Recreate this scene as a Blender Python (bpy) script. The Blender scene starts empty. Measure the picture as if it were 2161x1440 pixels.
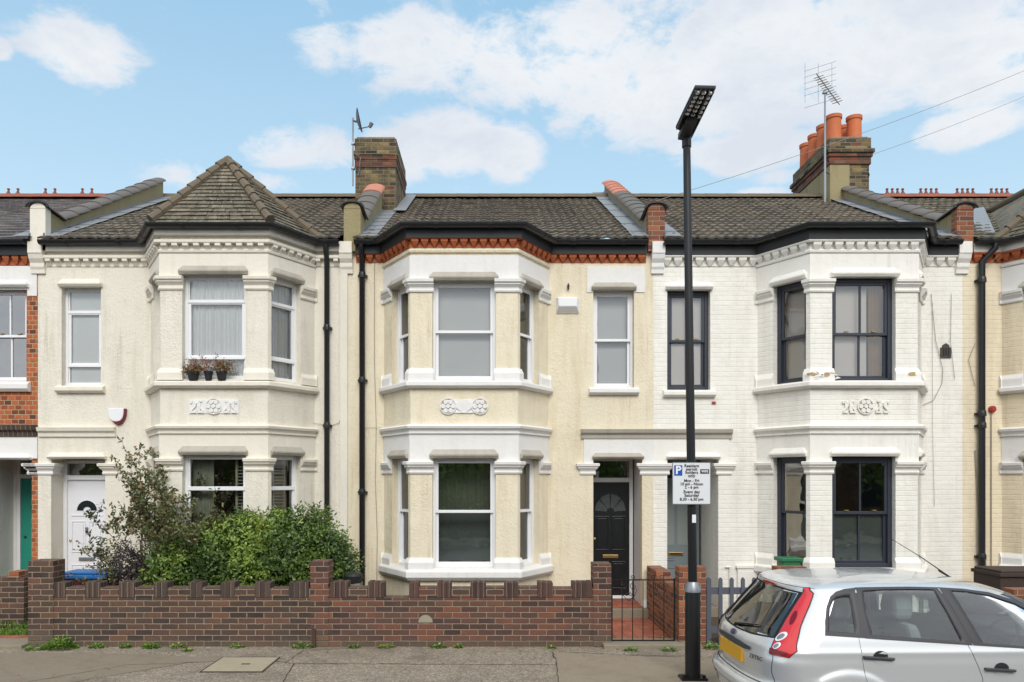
import bpy, math, random
from math import sin, cos, pi, radians, sqrt, atan2, asin
from mathutils import Vector
random.seed(7)
SC = bpy.context.scene
COL = SC.collection

# ------------------------------------------------------------------ camera
F, VX, VY, CZ = 1610.0, 1045.0, 1010.0, 2.21        # focal length and vanishing point of the photograph, eye height
def X(px, y): return (px - VX) * y / F               # photograph measure -> metres at distance y
def Z(py, y): return CZ + (VY - py) * y / F
cam = bpy.data.cameras.new('camera'); cam.sensor_width = 36.0; cam.lens = 36.0 * F / 2161
cam.shift_x = (1080.5 - VX) / 2161; cam.shift_y = (VY - 720) / 2161
cam.clip_start = .05; cam.clip_end = 2000
co = bpy.data.objects.new('camera', cam); co.location = (0, 0, CZ); co.rotation_euler = (pi / 2, 0, 0)
COL.objects.link(co); SC.camera = co
SC.view_settings.view_transform = 'Standard'; SC.view_settings.look = 'None'
SC.view_settings.exposure = 0.68; SC.view_settings.gamma = 1
SC.render.engine = 'CYCLES'
SC.cycles.max_bounces = 7; SC.cycles.transparent_max_bounces = 14; SC.cycles.caustics_reflective = False; SC.cycles.caustics_refractive = False
SC.cycles.use_denoising = True

# ------------------------------------------------------------------ sky with clouds, sun
SUN_EL, SUN_AZ = radians(40), radians(176)            # azimuth clockwise from +Y: behind the camera, a little to its left
W = bpy.data.worlds.new('World'); SC.world = W; W.use_nodes = True
nt = W.node_tree; nt.nodes.clear()
def N(t, **k):
    n = nt.nodes.new(t)
    for a, b in k.items(): setattr(n, a, b)
    return n
def M(op, a, b=None, c=None, clamp=False):
    n = N('ShaderNodeMath', operation=op, use_clamp=clamp)
    for i, v in enumerate((a, b, c)):
        if v is None: continue
        if isinstance(v, (int, float)): n.inputs[i].default_value = v
        else: nt.links.new(v, n.inputs[i])
    return n.outputs[0]
sky = N('ShaderNodeTexSky', sky_type='NISHITA', sun_disc=False)
sky.sun_elevation = SUN_EL; sky.sun_rotation = SUN_AZ; sky.dust_density = .6; sky.air_density = 1.0; sky.ozone_density = 1.6
tc = N('ShaderNodeTexCoord'); sep = N('ShaderNodeSeparateXYZ'); nt.links.new(tc.outputs['Generated'], sep.inputs[0])
dx, dy, dz = sep.outputs
az = M('ARCTAN2', dx, dy); el = M('ARCSINE', dz)
def noise(scale, detail, rough, vec, dist=0.0, out='Fac'):
    n = N('ShaderNodeTexNoise'); n.inputs['Scale'].default_value = scale; n.inputs['Detail'].default_value = detail
    n.inputs['Roughness'].default_value = rough; n.inputs['Distortion'].default_value = dist
    nt.links.new(vec, n.inputs['Vector']); return n.outputs[out]
mp = N('ShaderNodeMapping'); nt.links.new(tc.outputs['Generated'], mp.inputs[0]); mp.inputs['Scale'].default_value = (1, 1, 1.9)
n1 = noise(6.0, 12, .60, mp.outputs[0], .35); n2 = noise(17, 12, .66, mp.outputs[0], .3); n3 = noise(2.4, 5, .5, mp.outputs[0])
# soft ellipses: where each cloud of the photograph stands in the sky (measured, then turned into azimuth and elevation)
CL = [(172,112,125,70,.96),(-5,105,36,26,.8),(700,95,95,60,.7),(900,105,200,90,.92),(1180,120,310,120,.98),(1450,190,360,120,1.0),(1250,40,330,70,.75),(1620,90,300,120,1.0),
      (1650,25,160,60,.7),(1900,90,270,120,1.0),(2080,130,200,110,.95),(1850,190,240,60,.75),(2050,262,150,50,.85),(2110,40,150,60,.75),
      (955,305,130,78,1.0),(1075,325,85,70,1.0),(850,330,110,60,.9),(640,315,190,52,.72),(980,375,150,40,.6),(1560,325,170,52,.85),(1470,308,90,26,.8),(1590,412,75,20,.8),
      (430,375,170,40,.6),(580,392,110,30,.6),(1300,308,40,18,.6),(660,20,60,40,.6),(1080,215,60,30,.5),(1640,375,90,22,.6)]
acc = None
for px, py, rx, ry, amp in CL:
    a0 = math.atan((px - VX) / F); e0 = math.atan((VY - py) / F * cos(a0))
    ra = rx / F * cos(a0) ** 2; re = ry / F * cos(e0) * cos(a0)
    u = M('MULTIPLY', M('SUBTRACT', az, a0), 1 / ra); v = M('MULTIPLY', M('SUBTRACT', el, e0), 1 / re)
    d = M('ADD', M('MULTIPLY', u, u), M('MULTIPLY', v, v))
    g = M('MULTIPLY', M('DIVIDE', 1.0, M('ADD', 1.0, M('MULTIPLY', d, d))), amp)
    acc = g if acc is None else M('MAXIMUM', acc, g)
bk_ = N('ShaderNodeMapRange', interpolation_type='SMOOTHSTEP'); nt.links.new(M('ABSOLUTE', az), bk_.inputs[0]); bk_.inputs[1].default_value = .7; bk_.inputs[2].default_value = 2.1; back = bk_.outputs[0]      # beyond the clouds measured from the photograph: plain noise cover
front = M('SUBTRACT', 1.0, back)
cover = M('ADD', M('MULTIPLY', acc, front), M('MULTIPLY', back, .95))
dens = M('ADD', M('ADD', cover, M('MULTIPLY', M('SUBTRACT', n1, .5), 1.75)), M('MULTIPLY', M('SUBTRACT', n2, .5), 1.25))
mr = N('ShaderNodeMapRange', interpolation_type='SMOOTHSTEP'); nt.links.new(dens, mr.inputs[0])
mr.inputs[1].default_value = .40; mr.inputs[2].default_value = .86
mask = mr.outputs[0]
cr = N('ShaderNodeValToRGB'); nt.links.new(M('ADD', M('MULTIPLY', n1, .55), M('MULTIPLY', M('ADD', n2, n3), .25)), cr.inputs[0])
cr.color_ramp.elements[0].position = .38; cr.color_ramp.elements[0].color = (.99, 1.0, 1.0, 1)
cr.color_ramp.elements[1].position = .62; cr.color_ramp.elements[1].color = (.72, .775, .86, 1)
cm = N('ShaderNodeMix', data_type='RGBA', blend_type='MULTIPLY'); cm.inputs[0].default_value = 1
nt.links.new(cr.outputs[0], cm.inputs[6]); cb = M('ADD', 5.2, M('MULTIPLY', back, 2.9)); cc = N('ShaderNodeCombineXYZ')
for q_ in range(3): nt.links.new(cb, cc.inputs[q_])
nt.links.new(cc.outputs[0], cm.inputs[7])
skg = N('ShaderNodeMix', data_type='RGBA', blend_type='MULTIPLY'); skg.inputs[0].default_value = 1
nt.links.new(sky.outputs[0], skg.inputs[6]); skg.inputs[7].default_value = (1.5, 1.38, 1.2, 1)
gr = N('ShaderNodeMix', data_type='RGBA'); nt.links.new(M('MULTIPLY', M('SUBTRACT', .56, el), 2.9, clamp=True), gr.inputs[0])
gr.inputs[6].default_value = (1.85, 3.25, 4.45, 1); gr.inputs[7].default_value = (3.1, 4.15, 4.8, 1)
hz = N('ShaderNodeMix', data_type='RGBA'); hz.inputs[0].default_value = .8
nt.links.new(skg.outputs[2], hz.inputs[6]); nt.links.new(gr.outputs[2], hz.inputs[7])
mix = N('ShaderNodeMix', data_type='RGBA'); nt.links.new(mask, mix.inputs[0]); nt.links.new(hz.outputs[2], mix.inputs[6]); nt.links.new(cm.outputs[2], mix.inputs[7])
bg = N('ShaderNodeBackground'); nt.links.new(mix.outputs[2], bg.inputs[0]); bg.inputs[1].default_value = .12
wo = N('ShaderNodeOutputWorld'); nt.links.new(bg.outputs[0], wo.inputs[0])
sun = bpy.data.lights.new('sun', 'SUN'); sun.energy = 1.3; sun.angle = radians(28); sun.color = (1, .96, .9)
so = bpy.data.objects.new('sun', sun); COL.objects.link(so)
sd = Vector((sin(SUN_AZ) * cos(SUN_EL), cos(SUN_AZ) * cos(SUN_EL), sin(SUN_EL)))
so.rotation_euler = sd.to_track_quat('Z', 'Y').to_euler(); so.location = (0, -20, 30)

# ------------------------------------------------------------------ materials
def C(r, g, b):
    f = lambda c: (c / 255 / 12.92) if c <= 10 else ((c / 255 + .055) / 1.055) ** 2.4
    return (f(r), f(g), f(b), 1)
MATS = {}
class MT:
    """small node-tree writer"""
    def __init__(s, name, rough=.8, metal=0.0):
        s.m = bpy.data.materials.new(name); s.m.use_nodes = True; s.t = s.m.node_tree
        s.b = s.t.nodes['Principled BSDF']; s.b.inputs['Roughness'].default_value = rough; s.b.inputs['Metallic'].default_value = metal
        s.uv = None; MATS[name] = s.m
    def n(s, t, ins=None, **k):
        n = s.t.nodes.new(t)
        for a, b in k.items(): setattr(n, a, b)
        for a, v in (ins or {}).items():
            if hasattr(v, 'is_output') or isinstance(v, bpy.types.NodeSocket): s.t.links.new(v, n.inputs[a])
            else: n.inputs[a].default_value = v
        return n
    def coord(s, kind='UV'):
        c = s.n('ShaderNodeTexCoord')
        return c.outputs[kind]
    def math(s, op, a, b=0.0, clamp=False): return s.n('ShaderNodeMath', {0: a, 1: b}, operation=op, use_clamp=clamp).outputs[0]
    def noise(s, sc, det=4, rough=.6, vec=None, dist=0):
        return s.n('ShaderNodeTexNoise', {'Vector': vec or s.coord('Object'), 'Scale': sc, 'Detail': det, 'Roughness': rough, 'Distortion': dist}).outputs['Fac']
    def ramp(s, fac, stops):
        r = s.n('ShaderNodeValToRGB', {0: fac}); e = r.color_ramp.elements
        while len(e) < len(stops): e.new(.5)
        for i, (p, c) in enumerate(stops): e[i].position = p; e[i].color = c if len(c) == 4 else (*c, 1)
        return r.outputs[0]
    def mix(s, f, a, b, mode='MIX'):
        return s.n('ShaderNodeMix', {0: f, 6: a, 7: b}, data_type='RGBA', blend_type=mode).outputs[2]
    def base(s, c): 
        if isinstance(c, tuple): s.b.inputs['Base Color'].default_value = c
        else: s.t.links.new(c, s.b.inputs['Base Color'])
    def rough(s, c): s.t.links.new(c, s.b.inputs['Roughness'])
    def bump(s, h, dist=.01, strength=1.0):
        p = s.b.inputs['Normal'].links
        ins = {'Height': h, 'Distance': dist, 'Strength': strength}
        if p: ins['Normal'] = p[0].from_socket
        b = s.n('ShaderNodeBump', ins); s.t.links.new(b.outputs[0], s.b.inputs['Normal'])

def mat_plain(name, c, rough=.6, metal=0, var=.06, vs=6, bump=0, bs=60):
    m = MT(name, rough, metal); dk = tuple(x * (1 - var * 2) for x in c[:3]) + (1,)
    m.base(m.mix(m.noise(vs), c, dk))
    if bump: m.bump(m.noise(bs, 3), bump)
    return m.m
def mat_render(name, c, lump=.006, grime=.5, gc=C(150, 138, 112)):
    """rough-cast or painted stucco with soft weather stains"""
    m = MT(name, .85); o = m.coord('Object')
    st = m.n('ShaderNodeMapping', {0: o, 3: (3.2, 3.2, .5)}).outputs[0]
    g1 = m.math('MULTIPLY', m.ramp(m.noise(1.3, 8, .68, st, .4), [(.48, (0, 0, 0)), (.78, (1, 1, 1))]), grime * .5)
    g2 = m.math('MULTIPLY', m.ramp(m.noise(9, 6, .7), [(.55, (0, 0, 0)), (.75, (1, 1, 1))]), grime * .22)
    col = m.mix(g1, c, gc); col = m.mix(g2, col, gc)
    st2 = m.n('ShaderNodeMapping', {0: o, 3: (9, 9, .35)}).outputs[0]; pat = m.ramp(m.noise(.55, 3), [(.5, (0, 0, 0)), (.66, (1, 1, 1))])
    col = m.mix(m.math('MULTIPLY', m.math('MULTIPLY', m.ramp(m.noise(1.5, 5, .7, st2), [(.52, (0, 0, 0)), (.68, (1, 1, 1))]), pat), grime * .6), col, tuple(x * .8 for x in gc[:3]) + (1,))
    col = m.mix(m.math('MULTIPLY', m.noise(70, 2), .16), col, tuple(x * .72 for x in c[:3]) + (1,))
    m.base(col)
    m.bump(m.noise(2.2, 4, .6), .02)
    if lump: m.bump(m.math('MULTIPLY', m.noise(34, 4, .6), m.ramp(m.noise(1.8, 4), [(.35, (.35, .35, .35)), (.65, (1, 1, 1))])), lump * 1.8); m.bump(m.noise(120, 2), lump * .5)
    return m.m
def bricks(m, bw=.225, bh=.075, mort=.010, half=.5, vk=1.0):
    """returns (per-brick random, second random, mortar mask 0..1, height)"""
    uv = m.coord('UV'); wob = m.n('ShaderNodeVectorMath', {0: m.n('ShaderNodeTexNoise', {'Vector': uv, 'Scale': 22.0}).outputs['Color'], 1: (.5, .5, .5)}, operation='SUBTRACT').outputs[0]
    uv = m.n('ShaderNodeVectorMath', {0: uv, 1: m.n('ShaderNodeVectorMath', {0: wob, 3: .011}, operation='SCALE').outputs[0]}, operation='ADD').outputs[0]
    s = m.n('ShaderNodeSeparateXYZ', {0: uv})
    v = m.math('DIVIDE', s.outputs[1], bh); row = m.math('FLOOR', v)
    u = m.math('ADD', m.math('DIVIDE', s.outputs[0], bw), m.math('MULTIPLY', row, half)); colm = m.math('FLOOR', u)
    fu = m.math('FRACT', u); fv = m.math('FRACT', v)
    eu = m.math('MULTIPLY', m.math('MINIMUM', fu, m.math('SUBTRACT', 1.0, fu)), bw); ev = m.math('MULTIPLY', m.math('MINIMUM', fv, m.math('SUBTRACT', 1.0, fv)), bh)
    e = m.math('MINIMUM', m.math('MULTIPLY', eu, vk), ev)
    mk = m.n('ShaderNodeMapRange', {0: e, 1: mort * .35, 2: mort * .75, 3: 1.0, 4: 0.0}).outputs[0]
    cv = m.n('ShaderNodeCombineXYZ', {0: colm, 1: row}).outputs[0]
    w = m.n('ShaderNodeTexWhiteNoise', {0: cv}, noise_dimensions='3D')
    w2 = m.n('ShaderNodeTexWhiteNoise', {0: m.n('ShaderNodeVectorMath', {0: cv, 1: (17.3, 5.1, 3)}, operation='ADD').outputs[0]}, noise_dimensions='3D')
    return w.outputs[0], w2.outputs[0], mk
def mat_brick(name, stops, mortar, bw=.225, bh=.075, mort=.010, half=.5, stain=None, sa=.5, sc=1.2, bd=.006, low=None):
    m = MT(name, .88); r, r2, mk = bricks(m, bw, bh, mort, half)
    c = m.ramp(r, stops); c = m.mix(m.math('MULTIPLY', m.noise(30, 5, .7), .45), c, m.mix(1.0, c, (.45, .42, .4, 1), 'MULTIPLY'))
    if stain: c = m.mix(m.math('MULTIPLY', m.ramp(m.noise(sc, 7, .7), [(.42, (0, 0, 0)), (.66, (1, 1, 1))]), sa), c, stain)
    c = m.mix(mk, c, m.mix(m.noise(6, 4), mortar, tuple(x * .62 for x in mortar[:3]) + (1,)))
    if low:
        z = m.n('ShaderNodeSeparateXYZ', {0: m.coord('Object')}).outputs[2]
        f = m.n('ShaderNodeMapRange', {0: m.math('ADD', z, m.math('MULTIPLY', m.noise(2.5, 5), .22)), 1: .16, 2: .34, 3: .75, 4: 0.0}).outputs[0]
        c = m.mix(f, c, low)
    m.base(c)
    h = m.math('SUBTRACT', m.math('MULTIPLY', m.noise(45, 4), .35), mk); h = m.math('ADD', h, m.math('MULTIPLY', r2, .35))
    m.bump(h, bd); return m.m
def mat_painted_brick(name, c, grime=.3, gc=C(165, 150, 120)):
    m = MT(name, .7); r, r2, mk = bricks(m, .225, .075, .012, .5, 2.2)
    st = m.n('ShaderNodeMapping', {0: m.coord('Object'), 3: (3, 3, .45)}).outputs[0]
    g = m.math('MULTIPLY', m.ramp(m.noise(1.4, 8, .7, st, .3), [(.46, (0, 0, 0)), (.78, (1, 1, 1))]), grime)
    col = m.mix(m.math('MULTIPLY', mk, .05), m.mix(g, c, gc), tuple(x * .55 for x in c[:3]) + (1,)); m.base(col)
    h = m.math('ADD', m.math('MULTIPLY', mk, -.8), m.math('ADD', m.math('MULTIPLY', r2, .5), m.math('MULTIPLY', m.noise(60, 4), .5)))
    m.bump(h, .0026); m.bump(m.noise(3, 5), .02); return m.m
def mat_glass(name, tint=(.75, .8, .78, 1), refl=.12, rough=.01, wav=.0):
    m = MT(name); t = m.t; t.nodes.remove(m.b)
    tr = m.n('ShaderNodeBsdfTransparent', {0: tint}); gl = m.n('ShaderNodeBsdfGlossy', {0: (1, 1, 1, 1), 'Roughness': rough})
    if wav:
        b = m.n('ShaderNodeBump', {'Height': m.noise(2.2, 2), 'Distance': wav}); t.links.new(b.outputs[0], gl.inputs['Normal'])
    fr = m.n('ShaderNodeFresnel', {0: 1.45}).outputs[0]
    f = m.math('ADD', m.math('MULTIPLY', fr, .9), refl, True)
    mx = m.n('ShaderNodeMixShader', {0: f, 1: tr.outputs[0], 2: gl.outputs[0]})
    t.links.new(mx.outputs[0], t.nodes['Material Output'].inputs[0]); return m.m

CREAM1 = C(228, 222, 207); CREAM2 = C(229, 219, 194); WHITE = C(228, 226, 222); WHITE3 = C(232, 229, 220)
M_r1 = mat_render('greyish_cream_roughcast', CREAM1, .007, .6)
M_r1s = mat_render('greyish_cream_smooth_paint', C(228, 222, 208), .0015, .35)
M_r2 = mat_render('yellow_cream_stucco', CREAM2, .007, .85, C(188, 162, 116))
M_w2 = mat_render('white_masonry_paint', WHITE, .001, .22, C(150, 145, 135))
M_r3 = mat_painted_brick('white_painted_brick', WHITE3)
M_w3 = mat_render('off_white_smooth_paint', C(233, 230, 222), .0015, .35, C(150, 140, 120))
M_r4 = mat_painted_brick('cream_painted_brick', C(226, 212, 184), .45)
M_hood = mat_render('weathered_grey_hood', C(176, 170, 158), .001, .8, C(110, 104, 92))
M_orange = mat_brick('orange_red_brick', [(0, C(120, 62, 38)), (.2, C(176, 92, 50)), (.55, C(192, 104, 58)), (.8, C(160, 82, 52)), (1, C(92, 58, 48))], C(190, 165, 130), .112, .075, .012, .5)
M_yellow = mat_brick('old_london_stock_brick', [(0, C(50, 42, 36)), (.25, C(96, 82, 58)), (.6, C(128, 110, 74)), (.9, C(150, 132, 90)), (1, C(112, 60, 44))], C(140, 130, 108), .225, .075, .011, .5, C(46, 42, 36), .95, 2.6)
M_redband = mat_brick('red_oversail_brick', [(0, C(72, 48, 40)), (.35, C(112, 62, 46)), (.7, C(142, 76, 50)), (1, C(120, 98, 70))], C(110, 96, 82), .225, .075, .012, .5, C(74, 60, 48), .95, 4)
M_moss = mat_render('mossy_parapet_render', C(152, 140, 104), .006, 1.0, C(92, 84, 58))
M_wallA = mat_brick('dark_brown_wall_brick', [(0, C(58, 46, 44)), (.3, C(78, 60, 54)), (.7, C(96, 70, 60)), (1, C(116, 80, 64))], C(164, 146, 120), .225, .0755, .011, .5, C(74, 64, 56), .8, 2.2, .008, C(104, 94, 78))
M_wallB = mat_brick('red_brown_wall_brick', [(0, C(62, 46, 44)), (.25, C(84, 58, 52)), (.55, C(104, 68, 58)), (.8, C(132, 80, 60)), (1, C(98, 70, 60))], C(160, 143, 120), .225, .0755, .011, .5, C(82, 66, 58), .85, 2.0, .008, C(104, 92, 76))
M_soldA = mat_brick('dark_soldier_brick', [(0, C(62, 50, 46)), (.5, C(80, 64, 58)), (1, C(94, 74, 66))], C(140, 124, 104), .0755, 3.0, .010, .0, C(60, 54, 50), .6, 2.4)
M_soldB = mat_brick('red_soldier_brick', [(0, C(62, 48, 46)), (.5, C(84, 62, 56)), (1, C(100, 70, 60))], C(132, 112, 96), .0755, 3.0, .010, .0, C(62, 50, 46), .7, 2.0)
M_pier = mat_brick('warm_pier_brick', [(0, C(104, 58, 46)), (.5, C(142, 84, 58)), (.85, C(164, 100, 66)), (1, C(190, 108, 60))], C(160, 148, 126), .225, .0755, .011, .5, C(84, 66, 56), .4, 2)
def mat_tile(name, a, b, c, mossc, sc=3.0):
    m = MT(name, .85); r, r2, mk = bricks(m, .30, .28, .008, 0.0)
    col = m.ramp(r, [(0, a), (.6, b), (1, c)]); col = m.mix(m.ramp(m.noise(sc, 8, .72), [(.45, (0, 0, 0)), (.68, (1, 1, 1))]), col, mossc)
    col = m.mix(m.math('MULTIPLY', m.ramp(m.noise(22, 6, .75), [(.54, (0, 0, 0)), (.64, (1, 1, 1))]), .8), col, C(158, 152, 134)); col = m.mix(m.math('MULTIPLY', m.ramp(m.noise(7, 6, .8), [(.60, (0, 0, 0)), (.68, (1, 1, 1))]), .6), col, C(52, 52, 44))
    m.base(col); m.bump(m.noise(60, 4), .004); return m.m
M_tile = mat_tile('weathered_concrete_tile', C(82, 75, 67), C(100, 91, 80), C(122, 111, 95), C(70, 65, 56))
M_tile_moss = mat_tile('mossy_plain_tile', C(88, 82, 70), C(108, 101, 86), C(128, 118, 100), C(72, 70, 56), 5)
M_slate = mat_tile('grey_slate', C(92, 88, 90), C(108, 104, 106), C(124, 116, 114), C(88, 82, 82))
M_ridge = mat_plain('ridge_tile_clay', C(116, 104, 86), .85, 0, .2, 5, .003)
M_redridge = mat_plain('terracotta_ridge', C(150, 88, 68), .8, 0, .15, 5, .002)
M_coping = mat_plain('grey_coping_tile', C(112, 106, 100), .8, 0, .15, 6, .003)
M_pinkcop = mat_plain('pink_clay_coping_tile', C(198, 132, 108), .8, 0, .12, 6, .003)
M_lead = mat_plain('lead_flashing', C(146, 148, 150), .55, .1, .12, 8, .004, 14)
M_terra = mat_plain('terracotta_dentil', C(198, 108, 64), .75, 0, .3, 14, .002)
M_pot = mat_plain('terracotta_chimney_pot', C(206, 112, 66), .7, 0, .15, 4, .002)
M_black = mat_plain('black_gloss_paint', C(17, 17, 19), .42, 0, .1)
M_blackplastic = mat_plain('black_plastic_gutter', C(28, 29, 32), .42, 0, .1)
M_fasciab = mat_plain('black_fascia_board', C(38, 38, 40), .6, 0, .2)
M_fasciaw = mat_plain('white_fascia_board', C(220, 216, 206), .5, 0, .06)
M_upvc = mat_plain('white_plastic_window_frame', C(232, 233, 234), .3, 0, .02)
M_anth = mat_plain('anthracite_window_frame', C(50, 54, 64), .4, 0, .05)
M_glass = mat_glass('window_glass', (.92, .94, .93, 1), .09, .008, .0022)
M_glassd = mat_glass('dark_window_glass', (.72, .78, .75, 1), .24, .012, .003)
M_frost = mat_plain('frosted_film', C(142, 150, 146), .35, 0, .12, 1.6)
M_blind = mat_plain('white_roller_blind', C(234, 238, 236), .8, 0, .03)
M_greyb = mat_plain('grey_window_backing', C(206, 207, 206), .6, 0, .03, 2)
M_greenb = mat_plain('muted_green_curtain', C(158, 162, 142), .9, 0, .1)  # also colours the sheet that imitates reflections in the central bay
M_lace = mat_plain('white_net_curtain', C(236, 238, 240), .9, 0, .06, 8)
M_brownb = mat_plain('brown_drape', C(150, 118, 78), .9, 0, .1)
M_pinkb = mat_plain('pale_pink_backing', C(228, 218, 210), .8, 0, .04, 2)  # one even pale tone filling the upper panes of dark-framed windows
M_shut = mat_plain('olive_shutter', C(176, 172, 150), .6, 0, .05)
M_inside = mat_plain('room_paint', C(118, 112, 102), .9, 0, .1)
M_doorw = mat_plain('white_door_paint', C(230, 231, 235), .35, 0, .03)
M_doork = mat_plain('black_door_paint', C(28, 31, 33), .28, 0, .05)
M_doorg = mat_plain('grey_door_paint', C(120, 130, 134), .4, 0, .05)
M_doort = mat_plain('teal_door_paint', C(40, 140, 122), .4, 0, .05)
M_brass = mat_plain('brass', C(178, 150, 96), .35, .8, .08)
M_steel = mat_plain('galvanised_steel', C(150, 154, 158), .4, .7, .1)
M_stone = mat_plain('step_stone', C(150, 140, 120), .85, 0, .2, 4, .004, 40)
M_redtile = mat_brick('red_path_tile', [(0, C(150, 84, 62)), (.5, C(176, 100, 76)), (1, C(190, 116, 90))], C(110, 84, 70), .15, .15, .006, 0, C(120, 74, 58), .6, 3, .002)
M_soil = mat_plain('garden_soil', C(92, 78, 62), .95, 0, .3, 5, .02, 12)
M_car = None
print('materials', len(MATS))

# ------------------------------------------------------------------ mesh helpers
class Fr:
    """local frame: origin o, along u, into the building d, up z"""
    def __init__(s, o, u=(1, 0), z0=0.0):
        L = sqrt(u[0] ** 2 + u[1] ** 2); s.o = o; s.u = (u[0] / L, u[1] / L); s.d = (-s.u[1], s.u[0])
    def p(s, u, d, z): return (s.o[0] + s.u[0] * u + s.d[0] * d, s.o[1] + s.u[1] * u + s.d[1] * d, z)
W0 = Fr((0, 0))
class MB:
    def __init__(s): s.v = []; s.f = []; s.c = []; s.uv = None
    def add(s, vs, fs):
        b = len(s.v); s.v += [tuple(v) for v in vs]; s.f += [tuple(i + b for i in f) for f in fs]; return s
    def quad(s, *p): return s.add(p, [tuple(range(len(p)))])
    def box(s, x0, x1, y0, y1, z0, z1, fr=W0):
        if x0 > x1: x0, x1 = x1, x0
        if y0 > y1: y0, y1 = y1, y0
        if z0 > z1: z0, z1 = z1, z0
        v = [fr.p(x, y, z) for z in (z0, z1) for x, y in ((x0, y0), (x1, y0), (x1, y1), (x0, y1))]
        return s.add(v, [(0, 3, 2, 1), (4, 5, 6, 7), (0, 1, 5, 4), (1, 2, 6, 5), (2, 3, 7, 6), (3, 0, 4, 7)])
    def prism(s, poly, d0, d1, fr=W0):
        """poly in (u,z) counter-clockwise seen from outside, extruded from depth d0 to d1"""
        n = len(poly); v = [fr.p(u, d0, z) for u, z in poly] + [fr.p(u, d1, z) for u, z in poly]
        f = [tuple(range(n)), tuple(range(2 * n - 1, n - 1, -1))] + [(i, i + n, (i + 1) % n + n, (i + 1) % n) for i in range(n)]
        return s.add(v, f)
    def bar(s, a, b, w, h=None, up=(0, 0, 1)):
        a = Vector(a); b = Vector(b); t = (b - a).normalized(); up = Vector(up)
        if abs(t.dot(up)) > .98: up = Vector((0, 1, 0))
        x = t.cross(up).normalized() * w / 2; y = x.cross(t).normalized() * (h or w) / 2
        v = [q + i + j for q in (a, b) for i, j in ((-x, -y), (x, -y), (x, y), (-x, y))]
        return s.add(v, [(0, 1, 2, 3), (7, 6, 5, 4), (0, 4, 5, 1), (1, 5, 6, 2), (2, 6, 7, 3), (3, 7, 4, 0)])
    def tube(s, pts, r, n=8, cap=True):
        pts = [Vector(p) for p in pts]; rs = r if isinstance(r, (list, tuple)) else [r] * len(pts)
        b = len(s.v); prev = None
        for i, p in enumerate(pts):
            t = (pts[min(i + 1, len(pts) - 1)] - pts[max(i - 1, 0)])
            t = t.normalized() if t.length > 1e-9 else Vector((0, 0, 1))
            if prev is None:
                a = Vector((0, 0, 1)) if abs(t.z) < .9 else Vector((1, 0, 0)); x = t.cross(a).normalized()
            else: x = (prev - t * prev.dot(t)).normalized()
            prev = x; y = t.cross(x)
            for k in range(n):
                a = 2 * pi * k / n; s.v.append(tuple(p + (x * cos(a) + y * sin(a)) * rs[i]))
        for i in range(len(pts) - 1):
            for k in range(n):
                s.f.append((b + i * n + k, b + i * n + (k + 1) % n, b + (i + 1) * n + (k + 1) % n, b + (i + 1) * n + k))
        if cap:
            s.f.append(tuple(b + k for k in range(n))[::-1]); s.f.append(tuple(b + (len(pts) - 1) * n + k for k in range(n)))
        return s
    def lathe(s, prof, c=(0, 0, 0), n=20):
        b = len(s.v)
        for r, z in prof:
            for k in range(n): a = 2 * pi * k / n; s.v.append((c[0] + r * cos(a), c[1] + r * sin(a), c[2] + z))
        for i in range(len(prof) - 1):
            for k in range(n): s.f.append((b + i * n + k, b + i * n + (k + 1) % n, b + (i + 1) * n + (k + 1) % n, b + (i + 1) * n + k))
        return s
    def sweep(s, path, prof, closed=True, caps=True):
        """path of (x,y) left to right, profile of (outward, z)"""
        n = len(path); m = len(prof); b = len(s.v); nm = []
        for i in range(n - 1):
            ax, ay = path[i + 1][0] - path[i][0], path[i + 1][1] - path[i][1]; L = sqrt(ax * ax + ay * ay); nm.append((ay / L, -ax / L))
        for i in range(n):
            a = nm[max(i - 1, 0)]; c = nm[min(i, n - 2)]; k = 1 + a[0] * c[0] + a[1] * c[1]
            mx, my = (a[0] + c[0]) / k, (a[1] + c[1]) / k
            for d, z in prof: s.v.append((path[i][0] + mx * d, path[i][1] + my * d, z))
        for i in range(n - 1):
            for j in range(m if closed else m - 1):
                j2 = (j + 1) % m; s.f.append((b + i * m + j, b + (i + 1) * m + j, b + (i + 1) * m + j2, b + i * m + j2))
        if caps and closed: s.f.append(tuple(b + j for j in range(m))); s.f.append(tuple(b + (n - 1) * m + j for j in range(m))[::-1])
        return s
    def panel(s, fr, u0, u1, z0, z1, d0, d1, holes=()):
        """wall slab between depths d0 (outside) and d1 with rectangular holes (ua,ub,za,zb)"""
        us = sorted({u0, u1, *[min(max(h[i], u0), u1) for h in holes for i in (0, 1)]}); zs = sorted({z0, z1, *[min(max(h[i], z0), z1) for h in holes for i in (2, 3)]})
        def solid(i, j):
            if i < 0 or j < 0 or i >= len(us) - 1 or j >= len(zs) - 1: return False
            u = (us[i] + us[i + 1]) / 2; z = (zs[j] + zs[j + 1]) / 2
            return not any(h[0] < u < h[1] and h[2] < z < h[3] for h in holes)
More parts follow.
